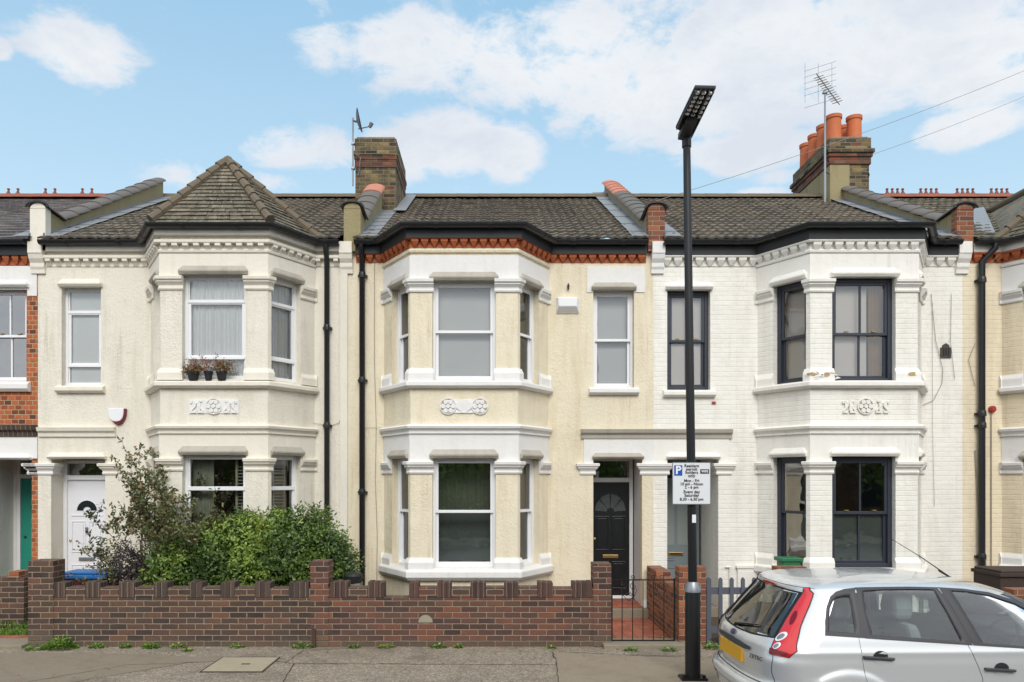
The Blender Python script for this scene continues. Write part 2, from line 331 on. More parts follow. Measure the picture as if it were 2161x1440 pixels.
        for i in range(len(us) - 1):
            for j in range(len(zs) - 1):
                if not solid(i, j): continue
                a, b, c, d = us[i], us[i + 1], zs[j], zs[j + 1]
                s.quad(fr.p(a, d0, c), fr.p(b, d0, c), fr.p(b, d0, d), fr.p(a, d0, d)); s.quad(fr.p(b, d1, c), fr.p(a, d1, c), fr.p(a, d1, d), fr.p(b, d1, d))
                if not solid(i - 1, j): s.quad(fr.p(a, d1, c), fr.p(a, d0, c), fr.p(a, d0, d), fr.p(a, d1, d))
                if not solid(i + 1, j): s.quad(fr.p(b, d0, c), fr.p(b, d1, c), fr.p(b, d1, d), fr.p(b, d0, d))
                if not solid(i, j - 1): s.quad(fr.p(a, d0, c), fr.p(a, d1, c), fr.p(b, d1, c), fr.p(b, d0, c))
                if not solid(i, j + 1): s.quad(fr.p(a, d0, d), fr.p(b, d0, d), fr.p(b, d1, d), fr.p(a, d1, d))
        return s
    def build(s, name, mat, parent=None, smooth=False, bevel=0, loc=None):
        me = bpy.data.meshes.new(name); me.from_pydata(s.v, [], s.f); me.materials.append(mat)
        me.update(); ul = me.uv_layers.new(name='UVMap'); vs = me.vertices
        if s.uv: 
            for i, p in enumerate(s.uv): ul.data[i].uv = p
        else:
            flat = [0.0] * (2 * len(me.loops))
            for p in me.polygons:
                n = p.normal
                if abs(n.z) > .8: t = (1, 0, 0); bt = (0, 1, 0)
                else:
                    L = sqrt(n.x * n.x + n.y * n.y) or 1; t = (-n.y / L, n.x / L, 0); bt = (-t[1] * n.z, t[0] * n.z, L)
                for li in p.loop_indices:
                    c = vs[me.loops[li].vertex_index].co
                    flat[2 * li] = c.x * t[0] + c.y * t[1]; flat[2 * li + 1] = c.z if L_is_wall(n) else c.x * bt[0] + c.y * bt[1] + c.z * bt[2]
            ul.data.foreach_set('uv', flat)
        if s.c:
            ca = me.color_attributes.new('tint', 'FLOAT_COLOR', 'POINT'); ca.data.foreach_set('color', [x for c in s.c for x in (c, c, c, 1)])
        if smooth: me.polygons.foreach_set('use_smooth', [True] * len(me.polygons))
        o = bpy.data.objects.new(name, me); COL.objects.link(o)
        if smooth and smooth != 'all':
            try: me.set_sharp_from_angle(angle=radians(38))
            except Exception: pass
        if bevel:
            b = o.modifiers.new('bevel', 'BEVEL'); b.width = bevel; b.segments = 2; b.limit_method = 'ANGLE'; b.angle_limit = radians(40)
        if loc: o.location = loc
        elif not parent:
            lo = [min(v[i] for v in s.v) for i in range(3)]; hi = [max(v[i] for v in s.v) for i in range(3)]
            c = Vector(((lo[0] + hi[0]) / 2, (lo[1] + hi[1]) / 2, lo[2])); 
            for v in me.vertices: v.co -= c
            o.location = c
        if parent:
            o.parent = parent
            o.location = tuple(-a for a in world_loc(parent)) if not loc else tuple(l - a for l, a in zip(loc, world_loc(parent)))
        return o
def L_is_wall(n): return abs(n.z) < .05
def world_loc(o):
    x = Vector((0, 0, 0))
    while o: x += o.location; o = o.parent
    return tuple(x)
def tag(o, label=None, cat=None, group=None, kind=None):
    for k, v in (('label', label), ('category', cat), ('group', group), ('kind', kind)):
        if v: o[k] = v
    return o
def thing(name, loc, label, cat, group=None, kind=None):
    o = bpy.data.objects.new(name, None); COL.objects.link(o); o.location = loc; o.empty_display_size = .2
    return tag(o, label, cat, group, kind)

# ------------------------------------------------------------------ levels shared by the terrace (measured on the photograph)
YF = 12.1; YB = YF - .80; HW, HF = 1.30, .795          # facade plane, bay front plane, half widths of the bay at the wall and at its front
zf = lambda py: Z(py, YF)
zb = lambda py: Z(py, YB)
Z_EAVE = zf(515)                                        # gutter top
Z_UP = (zb(803), zb(592)); Z_LO = (zb(1200), zb(966))   # bay window openings
CAPU = (zb(617), zb(590)); CAPL = (zb(1000), zb(974))
CANT = (.290, .875)                                     # where the side window sits along the slanted face
def bay_pts(cx, e=0.0): return [(cx - HW, YF), (cx - HF, YB), (cx + HF, YB), (cx + HW, YF)]
def bay_frames(cx):
    p = bay_pts(cx)
    return [Fr(p[i], (p[i + 1][0] - p[i][0], p[i + 1][1] - p[i][1])) for i in range(3)]
CL_ = sqrt((HW - HF) ** 2 + .64)
def bay_holes(z):  # per face
    return [(CANT[0], CANT[1], *z)], [(HF - .47, HF + .47, *z)], [(CL_ - CANT[1], CL_ - CANT[0], *z)]

def window(house, fr, u0, u1, z0, z1, style, mat, glass=None, rec=.10, back=None, back2=None, zm=None, label=None, fw=.05, kids=True):
    """sash or casement window as one part; panes, blinds and curtains are its sub-parts"""
    m = MB(); glass = glass or M_glass; t = .07
    def ring(a, b, c, d, w, y0, y1):
        m.box(a, a + w, y0, y1, c, d, fr); m.box(b - w, b, y0, y1, c, d, fr); m.box(a + w, b - w, y0, y1, c, c + w, fr); m.box(a + w, b - w, y0, y1, d - w, d, fr)
    panes = []
    ring(u0, u1, z0, z1, fw, rec, rec + t + .04)
    a, b = u0 + fw, u1 - fw
    if style in ('sash', 'sash_bar', 'sash_horn'):
        zm = zm or (z0 + z1) / 2
        w = .042
        ring(a, b, zm - .025, z1 - fw, w, rec + .015, rec + .05); ring(a, b, z0 + fw, zm + .025, w, rec + .052, rec + .085)
        panes = [(a + w, b - w, zm + .017, z1 - fw - w, rec + .032), (a + w, b - w, z0 + fw + w, zm - .017, rec + .068)]
        if style != 'sash':
            c = (a + b) / 2
            m.box(c - .014, c + .014, rec + .016, rec + .049, zm + .017, z1 - fw - w, fr); m.box(c - .014, c + .014, rec + .053, rec + .084, z0 + fw + w, zm - .017, fr)
    elif style == 'triple':
        za, zb_ = z0 + (z1 - z0) * .21, z0 + (z1 - z0) * .755
        for i, (c, d) in enumerate(((z0 + fw, za), (za, zb_), (zb_, z1 - fw))):
            w = .045 if i == 1 else .018
            ring(a, b, c, d, w, rec + .005 + .012 * (i != 1), rec + .06)
            panes.append((a + w, b - w, c + w, d - w, rec + .03))
        m.box(a, b, rec - .008, rec + .055, za - .022, za + .022, fr); m.box(a, b, rec - .008, rec + .055, zb_ - .024, zb_ + .024, fr)
    elif style == 'twin':
        zb_ = z0 + (z1 - z0) * .70
        for c, d in ((z0 + fw, zb_), (zb_, z1 - fw)):
            ring(a, b, c, d, .03, rec + .01, rec + .06); panes.append((a + .03, b - .03, c + .03, d - .03, rec + .03))
        m.box(a, b, rec - .008, rec + .06, zb_ - .03, zb_ + .03, fr)
    f = m.build('window', mat, house, bevel=.004)
    if label: f['label'] = label
    for (pa, pb, pc, pd, y) in panes:
        g = MB(); g.quad(fr.p(pa, y, pc), fr.p(pb, y, pc), fr.p(pb, y, pd), fr.p(pa, y, pd)); g.build('pane', glass, f)
    for bk in (back, back2):
        if not bk: continue
        nm, zz0, zz1, dep, ua, ub, wave = bk; bm = {'curtain_or_reflection': M_greenb, 'backing': M_greyb, 'blind': M_pinkb if mat is M_anth else M_blind, 'drape': M_brownb, 'film': M_frost, 'net_curtain': M_lace, 'shutter': M_shut}[nm]
        g = MB(); n = 60 if wave else 1
        A, B = u0 + (u1 - u0) * ua, u0 + (u1 - u0) * ub
        zz0 = z0 + (z1 - z0) * zz0; zz1 = z0 + (z1 - z0) * zz1
        for i in range(n):
            p, q = A + (B - A) * i / n, A + (B - A) * (i + 1) / n
            w1 = wave * (sin(p * 95) + .6 * sin(p * 41 + 1)); w2 = wave * (sin(q * 95) + .6 * sin(q * 41 + 1))
            g.quad(fr.p(p, dep + w1, zz0), fr.p(q, dep + w2, zz0), fr.p(q, dep + w2, zz1), fr.p(p, dep + w1, zz1))
        g.build(nm, bm, f, smooth=False)
    if style == 'sash_horn' or style == 'sash_bar':
        g = MB()
        for k in (.28, .72): 
            c = u0 + (u1 - u0) * k; g.box(c - .03, c + .03, rec - .0, rec + .03, zm + .026, zm + .042, fr)
        g.build('sash_fastener', M_brass, f)
    return f

def hood(house, fr, u0, u1, zb0, h, mat, d=.085, ov=.05, name='window_hood'):
    m = MB(); a, b = u0 - ov, u1 + ov; c = .055; e = min(.07, h * .5)
    # top slopes back, ends chamfered
    v = [(a, -d * .62, zb0), (b, -d * .62, zb0), (b, -d, zb0 + h * .22), (a, -d, zb0 + h * .22)]
    P = lambda u, dd, z: fr.p(u, dd, z)
    lo = [P(a, 0.06, zb0), P(b, 0.06, zb0), P(b, -d * .6, zb0), P(a, -d * .6, zb0)]
    md = [P(a, 0.06, zb0 + h * .3), P(b, 0.06, zb0 + h * .3), P(b, -d, zb0 + h * .3), P(a, -d, zb0 + h * .3)]
    m2 = [P(a, 0.06, zb0 + h * .45), P(b, 0.06, zb0 + h * .45), P(b, -d, zb0 + h * .45), P(a, -d, zb0 + h * .45)]
    tp = [P(a + c, 0.06, zb0 + h), P(b - c, 0.06, zb0 + h), P(b - c, -d * .35, zb0 + h), P(a + c, -d * .35, zb0 + h)]
    vs = lo + md + m2 + tp; fs = [(0, 1, 2, 3), (15, 14, 13, 12)]
    for L in (0, 4, 8):
        for k in range(4): fs.append((L + k, L + 4 + k, L + 4 + (k + 1) % 4, L + (k + 1) % 4))
    m.add(vs, fs); return m.build(name, mat, house, bevel=.006)

def cap_prof(z0, z1, k=1.0):
    h = z1 - z0
    return [(0, z0), (.02 * k, z0), (.028 * k, z0 + h * .12), (.02 * k, z0 + h * .22), (.02 * k, z0 + h * .34), (.05 * k, z0 + h * .52), (.06 * k, z0 + h * .56), (.06 * k, z0 + h * .66),
            (.085 * k, z0 + h * .74), (.09 * k, z0 + h * .95), (.07 * k, z1), (0, z1)]
def plinth_prof(z0, z1):
    h = z1 - z0
    return [(0, z0), (.05, z0), (.05, z0 + h * .62), (.042, z0 + h * .72), (.02, z0 + h * .93), (.014, z1), (0, z1)]
def sill_prof(zt, h, d): return [(-.05, zt - h), (d * .55, zt - h), (d, zt - h * .72), (d, zt - h * .30), (d * .93, zt - h * .22), (.0, zt), (-.05, zt)]

def pts_on(fr, *us): return [fr.p(u, 0, 0)[:2] for u in us]
def bay_runs(cx, frs, e=.02):
    """the four masonry strips between the windows of a bay: two at the corners, one at each end"""
    a, b, c = frs
    return [[(cx - HW - .045, YF)] + pts_on(a, 0, CANT[0] + e), pts_on(a, CANT[1] - e, CL_) + pts_on(b, HF - .47 + e), pts_on(b, HF + .47 - e) + pts_on(c, 0, CL_ - CANT[1] + e),
            pts_on(c, CL_ - CANT[0] - e, CL_) + [(cx + HW + .045, YF)]]

def cornice(house, path, z0, z1, mat_d, mat_b, sp=.148, name='dentil_course', style='point', back=None):
    """row of moulded brackets under the eaves with a plain course above"""
    m = MB(); h = z1 - z0; n = len(path)
    m.sweep(path, [(-.02, z1 - h * .32), (.085, z1 - h * .32), (.095, z1 - h * .25), (.095, z1), (-.02, z1)])
    m.sweep(path, [(-.02, z0), (.012, z0), (.012, z1 - h * .33), (-.02, z1 - h * .33)])
    for i in range(n - 1):
        (ax, ay), (bx, by) = path[i], path[i + 1]; L = sqrt((bx - ax) ** 2 + (by - ay) ** 2); fr = Fr((ax, ay), (bx - ax, by - ay))
        k = max(1, round((L - .02) / sp)); s = L / k
        for j in range(k):
            c = s * (j + .5); w = s * .36; zt = z1 - h * .325; zm = zt - h * .22; zl = z0 + h * .04
            if style == 'point':      # wedge with a pointed lower face
                v = [fr.p(c - w, 0, zt), fr.p(c + w, 0, zt), fr.p(c + w, -.08, zt), fr.p(c - w, -.08, zt), fr.p(c - w, 0, zm), fr.p(c + w, 0, zm), fr.p(c + w, -.075, zm), fr.p(c - w, -.075, zm), fr.p(c - w * .25, 0, zl), fr.p(c + w * .25, 0, zl), fr.p(c + w * .25, -.03, zl), fr.p(c - w * .25, -.03, zl)]
                m.add(v, [(0, 1, 2, 3), (3, 2, 6, 7), (2, 1, 5, 6), (0, 3, 7, 4), (7, 6, 10, 11), (6, 5, 9, 10), (4, 7, 11, 8), (11, 10, 9, 8)])
            else:
                pr = [(0, zl), (.02, zl), (.05, zm - .02), (.085, zm), (.085, zt), (0, zt)]
                m.sweep(pts_on(fr, c - w * .72, c + w * .72), pr)
    return m.build(name, mat_d, house)

def gutter(house, path, zt, mat, r=.062, fascia=None, fh=.17, fmat=None, fd=.10):
    m = MB(); k = 8; outer = [(r + r * sin(a) , zt - r * 1.05 * cos(a)) for a in [(-pi / 2 + pi * i / k) for i in range(k + 1)]]
    outer = [(fd + .015 + q[0], q[1]) for q in outer]
    inner = [(q[0] + (.006 if q[0] < fd + .015 + r else -.006), q[1] + .006) for q in outer][::-1]
    m.sweep(path, outer + inner); g = m.build('gutter', mat, house, smooth=True)
    b = MB()
    for i in range(len(path) - 1):
        (ax, ay), (bx, by) = path[i], path[i + 1]; L = sqrt((bx - ax) ** 2 + (by - ay) ** 2); fr = Fr((ax, ay), (bx - ax, by - ay)); kk = max(1, round(L / .9))
        for j in range(kk): 
            u = L * (j + .5) / kk
            for a in range(8):
                t0, t1 = -pi / 2 + pi * a / 8, -pi / 2 + pi * (a + 1) / 8; R = r + .007; q0 = -(fd + .015 + r); 
                b.quad(*[fr.p(u + du, q0 - R * sin(t), zt - R * 1.05 * cos(t)) for du, t in ((-.03, t0), (.03, t0), (.03, t1), (-.03, t1))])
    b.build('gutter_bracket', mat, g)
    f = MB(); f.sweep(path, [(-.02, zt - .035 - fh), (fd, zt - .035 - fh), (fd, zt - .02), (-.02, zt - .02)])
    f.build('fascia', fmat or M_fasciab, house)
    return g

def roof_slab(house, xa, xb, y0, z0, y1, z1, mat, roll=True, name='roof', course=.285, clip=None, seed=0):
    """interlocking tiles: every course steps down over the next, rolls run up the slope"""
    R = random.Random(seed); L = sqrt((y1 - y0) ** 2 + (z1 - z0) ** 2); n = round(L / course); sy, sz = (y1 - y0) / L, (z1 - z0) / L; ny, nz = -sz, sy
    m = MB(); st = .01875 if roll else .15; k = int((xb - xa) / st)
    wave = [0, .002, .008, .014, .014, .008, .002, 0] if roll else [0]
    def row(s, lift, j):
        off = 0; vs = []
        for i in range(k + 1):
            x = xa + (xb - xa) * i / k; w = wave[(i + (0 if j % 2 == 0 or not roll else 0)) % 8] if roll else 0
            jit = tj[i // 16] if roll else tj[i // 2]
            h = lift + w + jit; vs.append((x, y0 + sy * s + ny * h, z0 + sz * s + nz * h))
        return vs
    for j in range(n):
        s0, s1 = L * j / n - .02, L * (j + 1) / n
        tj = [R.uniform(-.004, .007) for _ in range(k + 2)]
        a = row(s0, .036, j); b = row(s1, .004, j); c = row(s0, .004, j); q = len(m.v); m.v += a + b + c; w = k + 1
        for i in range(k):
            m.f.append((q + i, q + i + 1, q + w + i + 1, q + w + i)); m.f.append((q + 2 * w + i, q + 2 * w + i + 1, q + i + 1, q + i))
    r = m.build(name, mat, house)
    return r
def ridge(house, xa, xb, y, z, mat, finials=0, fl=()):
    m = MB(); n = max(1, round((xb - xa) / .45))
    for i in range(n):
        a = xa + (xb - xa) * i / n; b = xa + (xb - xa) * (i + 1) / n; r = .115
        p = [(a + .004 , y - .16, z - .055), (a + .004, y - .09, z + .035), (a + .004, y, z + .07), (a + .004, y + .09, z + .035), (a + .004, y + .16, z - .055)]
        q = [(b + .012, t[1], t[2] - .004) for t in p]; m.add(p + q, [(0, 5, 6, 1), (1, 6, 7, 2), (2, 7, 8, 3), (3, 8, 9, 4), (0, 1, 2, 3, 4), (9, 8, 7, 6, 5)])
    r = m.build('ridge_tiles', mat, house)
    for x in fl:
        g = MB(); g.box(x - .035, x + .035, y - .03, y + .03, z + .05, z + .08); g.lathe([(.02, 0), (.03, .03), (.015, .05), (.03, .075), (.03, .095), (0, .11)], (x, y, z + .075), 8)
        g.build('finial', mat, r)
    return r
def coping_arc(m, x, hw, a, b, rise=.075, th=.03, ext=.0):
    """half-round coping tiles along a line from a=(y,z) to b=(y,z), centred on x"""
    (y0, z0), (y1, z1) = a, b; L = sqrt((y1 - y0) ** 2 + (z1 - z0) ** 2); n = max(1, round(L / .42)); k = 10
    ty, tz = (y1 - y0) / L, (z1 - z0) / L; ny, nz = -tz, ty
    for j in range(n):
        s0, s1 = L * j / n, L * (j + 1) / n + .02; up0, up1 = .018, .0; ring = []
        for s, up in ((s0, up0), (s1, up1)):
            for rr in (0, 1):
                for i in range(k + 1):
                    t = pi * i / k; w = hw - rr * th; h = (rise - rr * th * .6) * sin(t) + up; ring.append((x - w * cos(t), y0 + ty * s + ny * h, z0 + tz * s + nz * h))
        q = len(m.v); m.v += ring; w = k + 1
        for i in range(k):
            o0, i0, o1, i1 = q + i, q + w + i, q + 2 * w + i, q + 3 * w + i
            m.f += [(o0, o0 + 1, o1 + 1, o1), (i0 + 1, i0, i1, i1 + 1), (o0 + 1, o0, i0, i0 + 1), (o1, o1 + 1, i1 + 1, i1)]
        m.f += [(q, q + 2 * w, q + 3 * w, q + w), (q + k, q + w + k, q + 3 * w + k, q + 2 * w + k)]
def parapet(house, x, za, zk, yk, top, mat, matfront, split=None, hw=.15, pier_mat=None, lead_side=(-1, 1), edge=None, cmat=None, kmat=None, hp=None):
    """party wall standing above the roof: raised block at the eaves, sloping coping behind it"""
    hp = hp or hw - .03; m = MB(); y0 = YF - .06; (yt, zt) = top
    poly = [(y0 + .11, za - .2), (yk - .02, za - .2 + .0), (yt, za + (yt - YF) * .42), (yt, zt), (yk, zk - .02), (y0 + .11, zk)]
    v = [(x - hp, y, z) for y, z in poly] + [(x + hp, y, z) for y, z in poly]; n = len(poly)
    m.add(v, [tuple(range(n))[::-1], tuple(range(n, 2 * n))] + [(i, (i + 1) % n, (i + 1) % n + n, i + n) for i in range(n)])
    p = m.build('parapet', mat, house)
    f = MB(); f.box(x - hp - .012, x + hp + .012, y0 - .03, y0 + .12, za - .14, zk + .005); 
    k = 8; arc = [(x - (hp + .012) * cos(pi * i / k), zk + .09 * sin(pi * i / k)) for i in range(k + 1)]
    f.prism(arc[::-1], y0 - .03, y0 + .12) if False else f.prism([(a, b) for a, b in arc][::-1], y0 + .12, y0 - .03)
    f.build('parapet_pier', matfront, p)
    c = MB(); coping_arc(c, x, hw + .03, (y0 - .05, zk + .02), (yk, zk - .01)); c.build('end_coping', kmat or M_coping, p, smooth=True)
    c = MB(); sy = split or yt; sz = zk + (zt - zk) * (sy - yk) / (yt - yk)
    coping_arc(c, x, hw + .03, (yk - .05, zk - .02), (sy, sz)); c.build('coping', M_coping, p, smooth=True)
    if split: c = MB(); coping_arc(c, x, hw + .03, (sy, sz), (yt, zt)); c.build('coping', M_pinkcop, p, smooth=True)
    # black lip on the front edge of the end coping
    c = MB(); pts = [(x - (hw + .035) * cos(pi * i / 12), y0 - .055, zk + .02 + .09 * sin(pi * i / 12)) for i in range(13)]; c.tube(pts, .016, 5); c.build('coping_edge', M_black, p)
    # lead flashing on the roof beside the wall
    for s in lead_side:
        g = MB(); w = .27; a = x + s * (hp + .002); b = x + s * (hp + w); sl = (ZR - Z_EAVE) / (YR - YE)
        for (ya, yb) in ((YE + .02, yt + .1),):
            za_ = Z_EAVE + (ya - YE) * sl + .075; zb_ = Z_EAVE + (yb - YE) * sl + .075; nn = 14
            for i in range(nn):
                t0, t1 = i / nn, (i + 1) / nn; yy0, yy1 = ya + (yb - ya) * t0, ya + (yb - ya) * t1; q0, q1 = za_ + (zb_ - za_) * t0, za_ + (zb_ - za_) * t1; e = .006 * (i % 2)
                g.quad((a, yy0, q0 + e), (b, yy0, q0 + e), (b, yy1, q1 + e), (a, yy1, q1 + e)) ; g.quad((a, yy0, q0), (a, yy1, q1), (a, yy1, q1 + .04), (a, yy0, q0 + .04))
        g.build('lead_flashing', M_lead, p)
    return p

YE = YF - .16; YR = 16.45; ZR = Z(421, YR)              # eaves line and ridge
XP = {0: X(80, YF), 1: X(736, YF), 2: X(1379, YF), 3: X(2031, YF)}   # party lines
CX = {1: -4.43 * .94, 2: -.49 * .94, 3: 5.81 * .94, 4: 9.93 * .94}
LB = [(0, 0)]

def shell(h, xa, xb, mat, cx, doorway, small, rear=20.6):
    """front wall, bay walls, rooms behind"""
    m = MB(); fr = Fr((0, YF)); holes = [doorway] + small
    for a, b in ((xa, cx - HW + .02), (cx + HW - .02, xb)):
        if b > a: m.panel(fr, a, b, -.1, Z_EAVE - .06, 0, .26, [q for q in holes if q and q[0] > a - .01 and q[1] < b + .01])
    m.box(cx - HW, cx + HW, YF + .0, YF + .26, Z_UP[1] + .1, Z_EAVE - .06); m.box(cx - HW, cx + HW, YF + .02, YF + .26, Z_LO[1] + .12, Z_UP[0] - .1)
    m.build('wall', mat, h)
    b = MB(); frs = bay_frames(cx)
    for i in range(3):
        L = CL_ if i != 1 else 2 * HF
        b.panel(frs[i], 0, L, -.1, Z_EAVE - .06, 0, .14, bay_holes(Z_UP)[i] + bay_holes(Z_LO)[i])
    b.build('bay_wall', mat, h)
    r = MB(); zc = (Z_LO[1] + Z_UP[0]) / 2 + .05
    for z0, z1 in ((0.16, zc - .12), (zc + .12, Z_EAVE - .25)):
        for q in ((xa + .12, YF + .27, rear - .1, xa + .13),):
            r.box(xa + .10, xa + .14, YF + .27, YF + 4.5, z0, z1); r.box(xb - .14, xb - .10, YF + .27, YF + 4.5, z0, z1); r.box(xa + .14, xb - .14, YF + 4.46, YF + 4.5, z0, z1)
        r.box(xa + .1, xb - .1, YF + .27, YF + 4.5, z0 - .05, z0); r.box(xa + .1, xb - .1, YF + .27, YF + 4.5, z1, z1 + .05)
        for zz in (z0 - .05, z1): r.add([(cx - HW + .1, YF + .3, zz), (cx - HF + .06, YB + .15, zz), (cx + HF - .06, YB + .15, zz), (cx + HW - .1, YF + .3, zz), (cx - HW + .1, YF + .3, zz + .04), (cx - HF + .06, YB + .15, zz + .04), (cx + HF - .06, YB + .15, zz + .04), (cx + HW - .1, YF + .3, zz + .04)], [(0, 3, 2, 1), (4, 5, 6, 7), (0, 1, 5, 4), (1, 2, 6, 5), (2, 3, 7, 6)])
    r.build('interior', M_inside, h)
    k = MB(); k.box(xa + .03, xb - .03, rear, rear + .25, -.1, Z_EAVE - .1); k.box(xa + .01, xa + .09, YF + .27, rear, -.1, Z_EAVE - .1); k.box(xb - .09, xb - .01, YF + .27, rear, -.1, Z_EAVE - .1)
    k.build('rear_wall', M_yellow, h)
    return frs

def bay_trim(h, cx, frs, mt, mh, frieze=True, sillmat=None):
    runs = bay_runs(cx, frs)
    for (z0, z1) in (CAPU, CAPL):
        for rn in runs: m = MB(); m.sweep(rn, cap_prof(z0, z1)); m.build('capital', mt, h, bevel=0)
    for z0, z1 in ((Z_UP[0] - .02, zb(778)), (Z_LO[0] - .03, zb(1178))):
        for rn in runs: m = MB(); m.sweep(rn, plinth_prof(z0, z1)); m.build('plinth', mt, h)
    p = bay_pts(cx); sp = [(p[0][0] - .03, YF)] + p + [(p[3][0] + .03, YF)]
    pth = [(p[0][0] - .0, YF + .0)] + p[1:3] + [(p[3][0] + .0, YF)]
    m = MB(); m.sweep(pth, sill_prof(zb(803), zb(803) - zb(820), .095)); m.build('sill', sillmat or mt, h, bevel=.004)
    m = MB(); m.sweep(pth, sill_prof(zb(1199), zb(1199) - zb(1225), .10)); m.build('sill', sillmat or mt, h, bevel=.004)
    # string course between the storeys with a rope moulding under it
    zt, z2, z3 = zb(897), zb(906), zb(916)
    m = MB(); m.sweep(pth, [(-.02, z3), (.03, z3), (.035, z3 + .018), (.03, z3 + .03), (.045, z2 - .01), (.075, z2 + .01), (.085, zt - .02), (.06, zt), (-.02, zt + .015)])
    m.build('string_course', mh if mh else mt, h)
    m = MB()
    for fr, L in ((frs[0], CL_), (frs[1], 2 * HF), (frs[2], CL_)):
        n = int(L / .028)
        for i in range(n): u = L * (i + .5) / n; m.box(u - .009, u + .009, -.043, .0, z3 + .004, z3 + .024, fr)
    m.build('rope_moulding', mt, h)
    if frieze:
        for top, Zw, cap in ((zb(540) if frieze == 2 else zb(536), Z_UP, CAPU), (z3 + .0, Z_LO, CAPL)):
            m = MB()
            for i in range(3):
                L = CL_ if i != 1 else 2 * HF; hl = bay_holes((cap[1] - 1, Zw[1] + .0))[i]; e = .0
                m.panel(frs[i], 0 - .0, L, cap[1] - .01, top, -.014, .01, [(q[0] - .02, q[1] + .02, q[2], q[3] + .0) for q in hl])
            # cover the mitred corners
            for x in (cx - HF, cx + HF): m.box(x - .012, x + .012, YB - .0145, YB + .01, cap[1] - .01, top)
            m.build('frieze', mt, h)
    # narrow moulding under the eaves brackets
    m = MB(); m.sweep(pth, [(-.02, zb(536)), (.03, zb(534)), (.038, zb(530)), (.02, zb(527)), (-.02, zb(527))]); m.build('neck_moulding', mt if frieze != 2 else M_r2, h)
def bay_hoods(h, cx, frs, mh, upper=True, dz=0):
    for Zw in (Z_UP, Z_LO):
        for i in range(3):
            q = bay_holes(Zw)[i][0]; hood(h, frs[i], q[0], q[1], Zw[1] - .012, .135, mh, d=.07, ov=.03 if i != 1 else .04)
def emblem(h, cx, mat, kind=0):
    """moulded plaster plaque of three rosettes"""
    z0, z1 = zb(874), zb(842); zc = (z0 + z1) / 2; m = MB(); y = YB - .004; R = random.Random(3)
    def ros(x, r, pet):
        for i in range(pet):
            a = 2 * pi * i / pet; cx_, cz_ = x + cos(a) * r * .62, zc + sin(a) * r * .62
            m.lathe([(r * .3, 0)], (0, 0, 0), 3) if False else None
            pts = [(cx_ + cos(t) * r * .3, cz_ + sin(t) * r * .3) for t in [2 * pi * k / 8 for k in range(8)]]; m.prism(pts, -.028 + y, y)
        pts = [(x + cos(t) * r * .26, zc + sin(t) * r * .26) for t in [2 * pi * k / 10 for k in range(10)]]; m.prism(pts, y - .034, y)
        pts = [(x + cos(2 * pi * k / 20) * r, zc + sin(2 * pi * k / 20) * r) for k in range(20)]
        for k in range(20):
            a, b = pts[k], pts[(k + 1) % 20]; m.bar((a[0], y - .012, a[1]), (b[0], y - .012, b[1]), .022, .014)
    if kind == 0:
        ros(cx - .235, .118, 6); ros(cx + .235, .118, 6)
        for k in range(2):
            s = 1 if k else -1
            m.prism([(cx + s * .02 + a * s * .10, zc + b * .11) for a, b in ((0, -.9), (1, -.2), (1, .3), (.3, .9), (0, .4))][::s], y - .022, y)
        m.box(cx - .12, cx + .12, y - .018, y, zc - .10, zc - .075); m.box(cx - .3, cx + .3, y - .008, y + .004, z0 + .01, z1 - .01)
    else:
        ros(cx, .115, 6)
        for s in (-1, 1):
            for (a, b, w_, h_) in ((.19, -.085, .09, .03), (.30, -.085, .07, .03), (.22, .0, .05, .14), (.29, .02, .04, .09), (.20, .075, .06, .03), (.33, .06, .03, .04)):
                m.box(cx + s * a - w_ / 2, cx + s * a + w_ / 2, y - .024, y, zc + b - h_ / 2, zc + b + h_ / 2)
            m.bar((cx + s * .15, y - .012, zc - .07), (cx + s * .3, y - .012, zc + .08), .03, .02); m.bar((cx + s * .33, y - .012, zc - .07), (cx + s * .2, y - .012, zc + .09), .03, .02)
        if kind == 2: m.box(cx - .37, cx + .37, y - .008, y + .004, z0 + .005, z1 - .005)
    m.build('plaque', mat, h, bevel=.003)

def small_window(h, u0, u1, z0, z1, style, fmat, back, hm, sm, band=None, glass=None, back2=None, rec=.11, fw=.05):
    fr = Fr((0, YF)); w = window(h, fr, u0, u1, z0, z1, style, fmat, glass, rec, back, back2, fw=fw)
    hood(h, fr, u0, u1, z1 - .012, .125, hm, d=.075, ov=.03)
    m = MB(); m.sweep([(u0 - .07, YF), (u1 + .07, YF)], sill_prof(z0 + .0, .12, .085)); m.build('sill', sm, h, bevel=.004)
    if band:
        m = MB(); m.panel(fr, u0 - .10, u1 + .15 if band is True else u1 + band, z1 - .04, z1 + .36, -.014, .01, [(u0 - .0, u1 + .0, z1 - 1, z1)])
        m.build('frieze', M_w2, h)
    return w

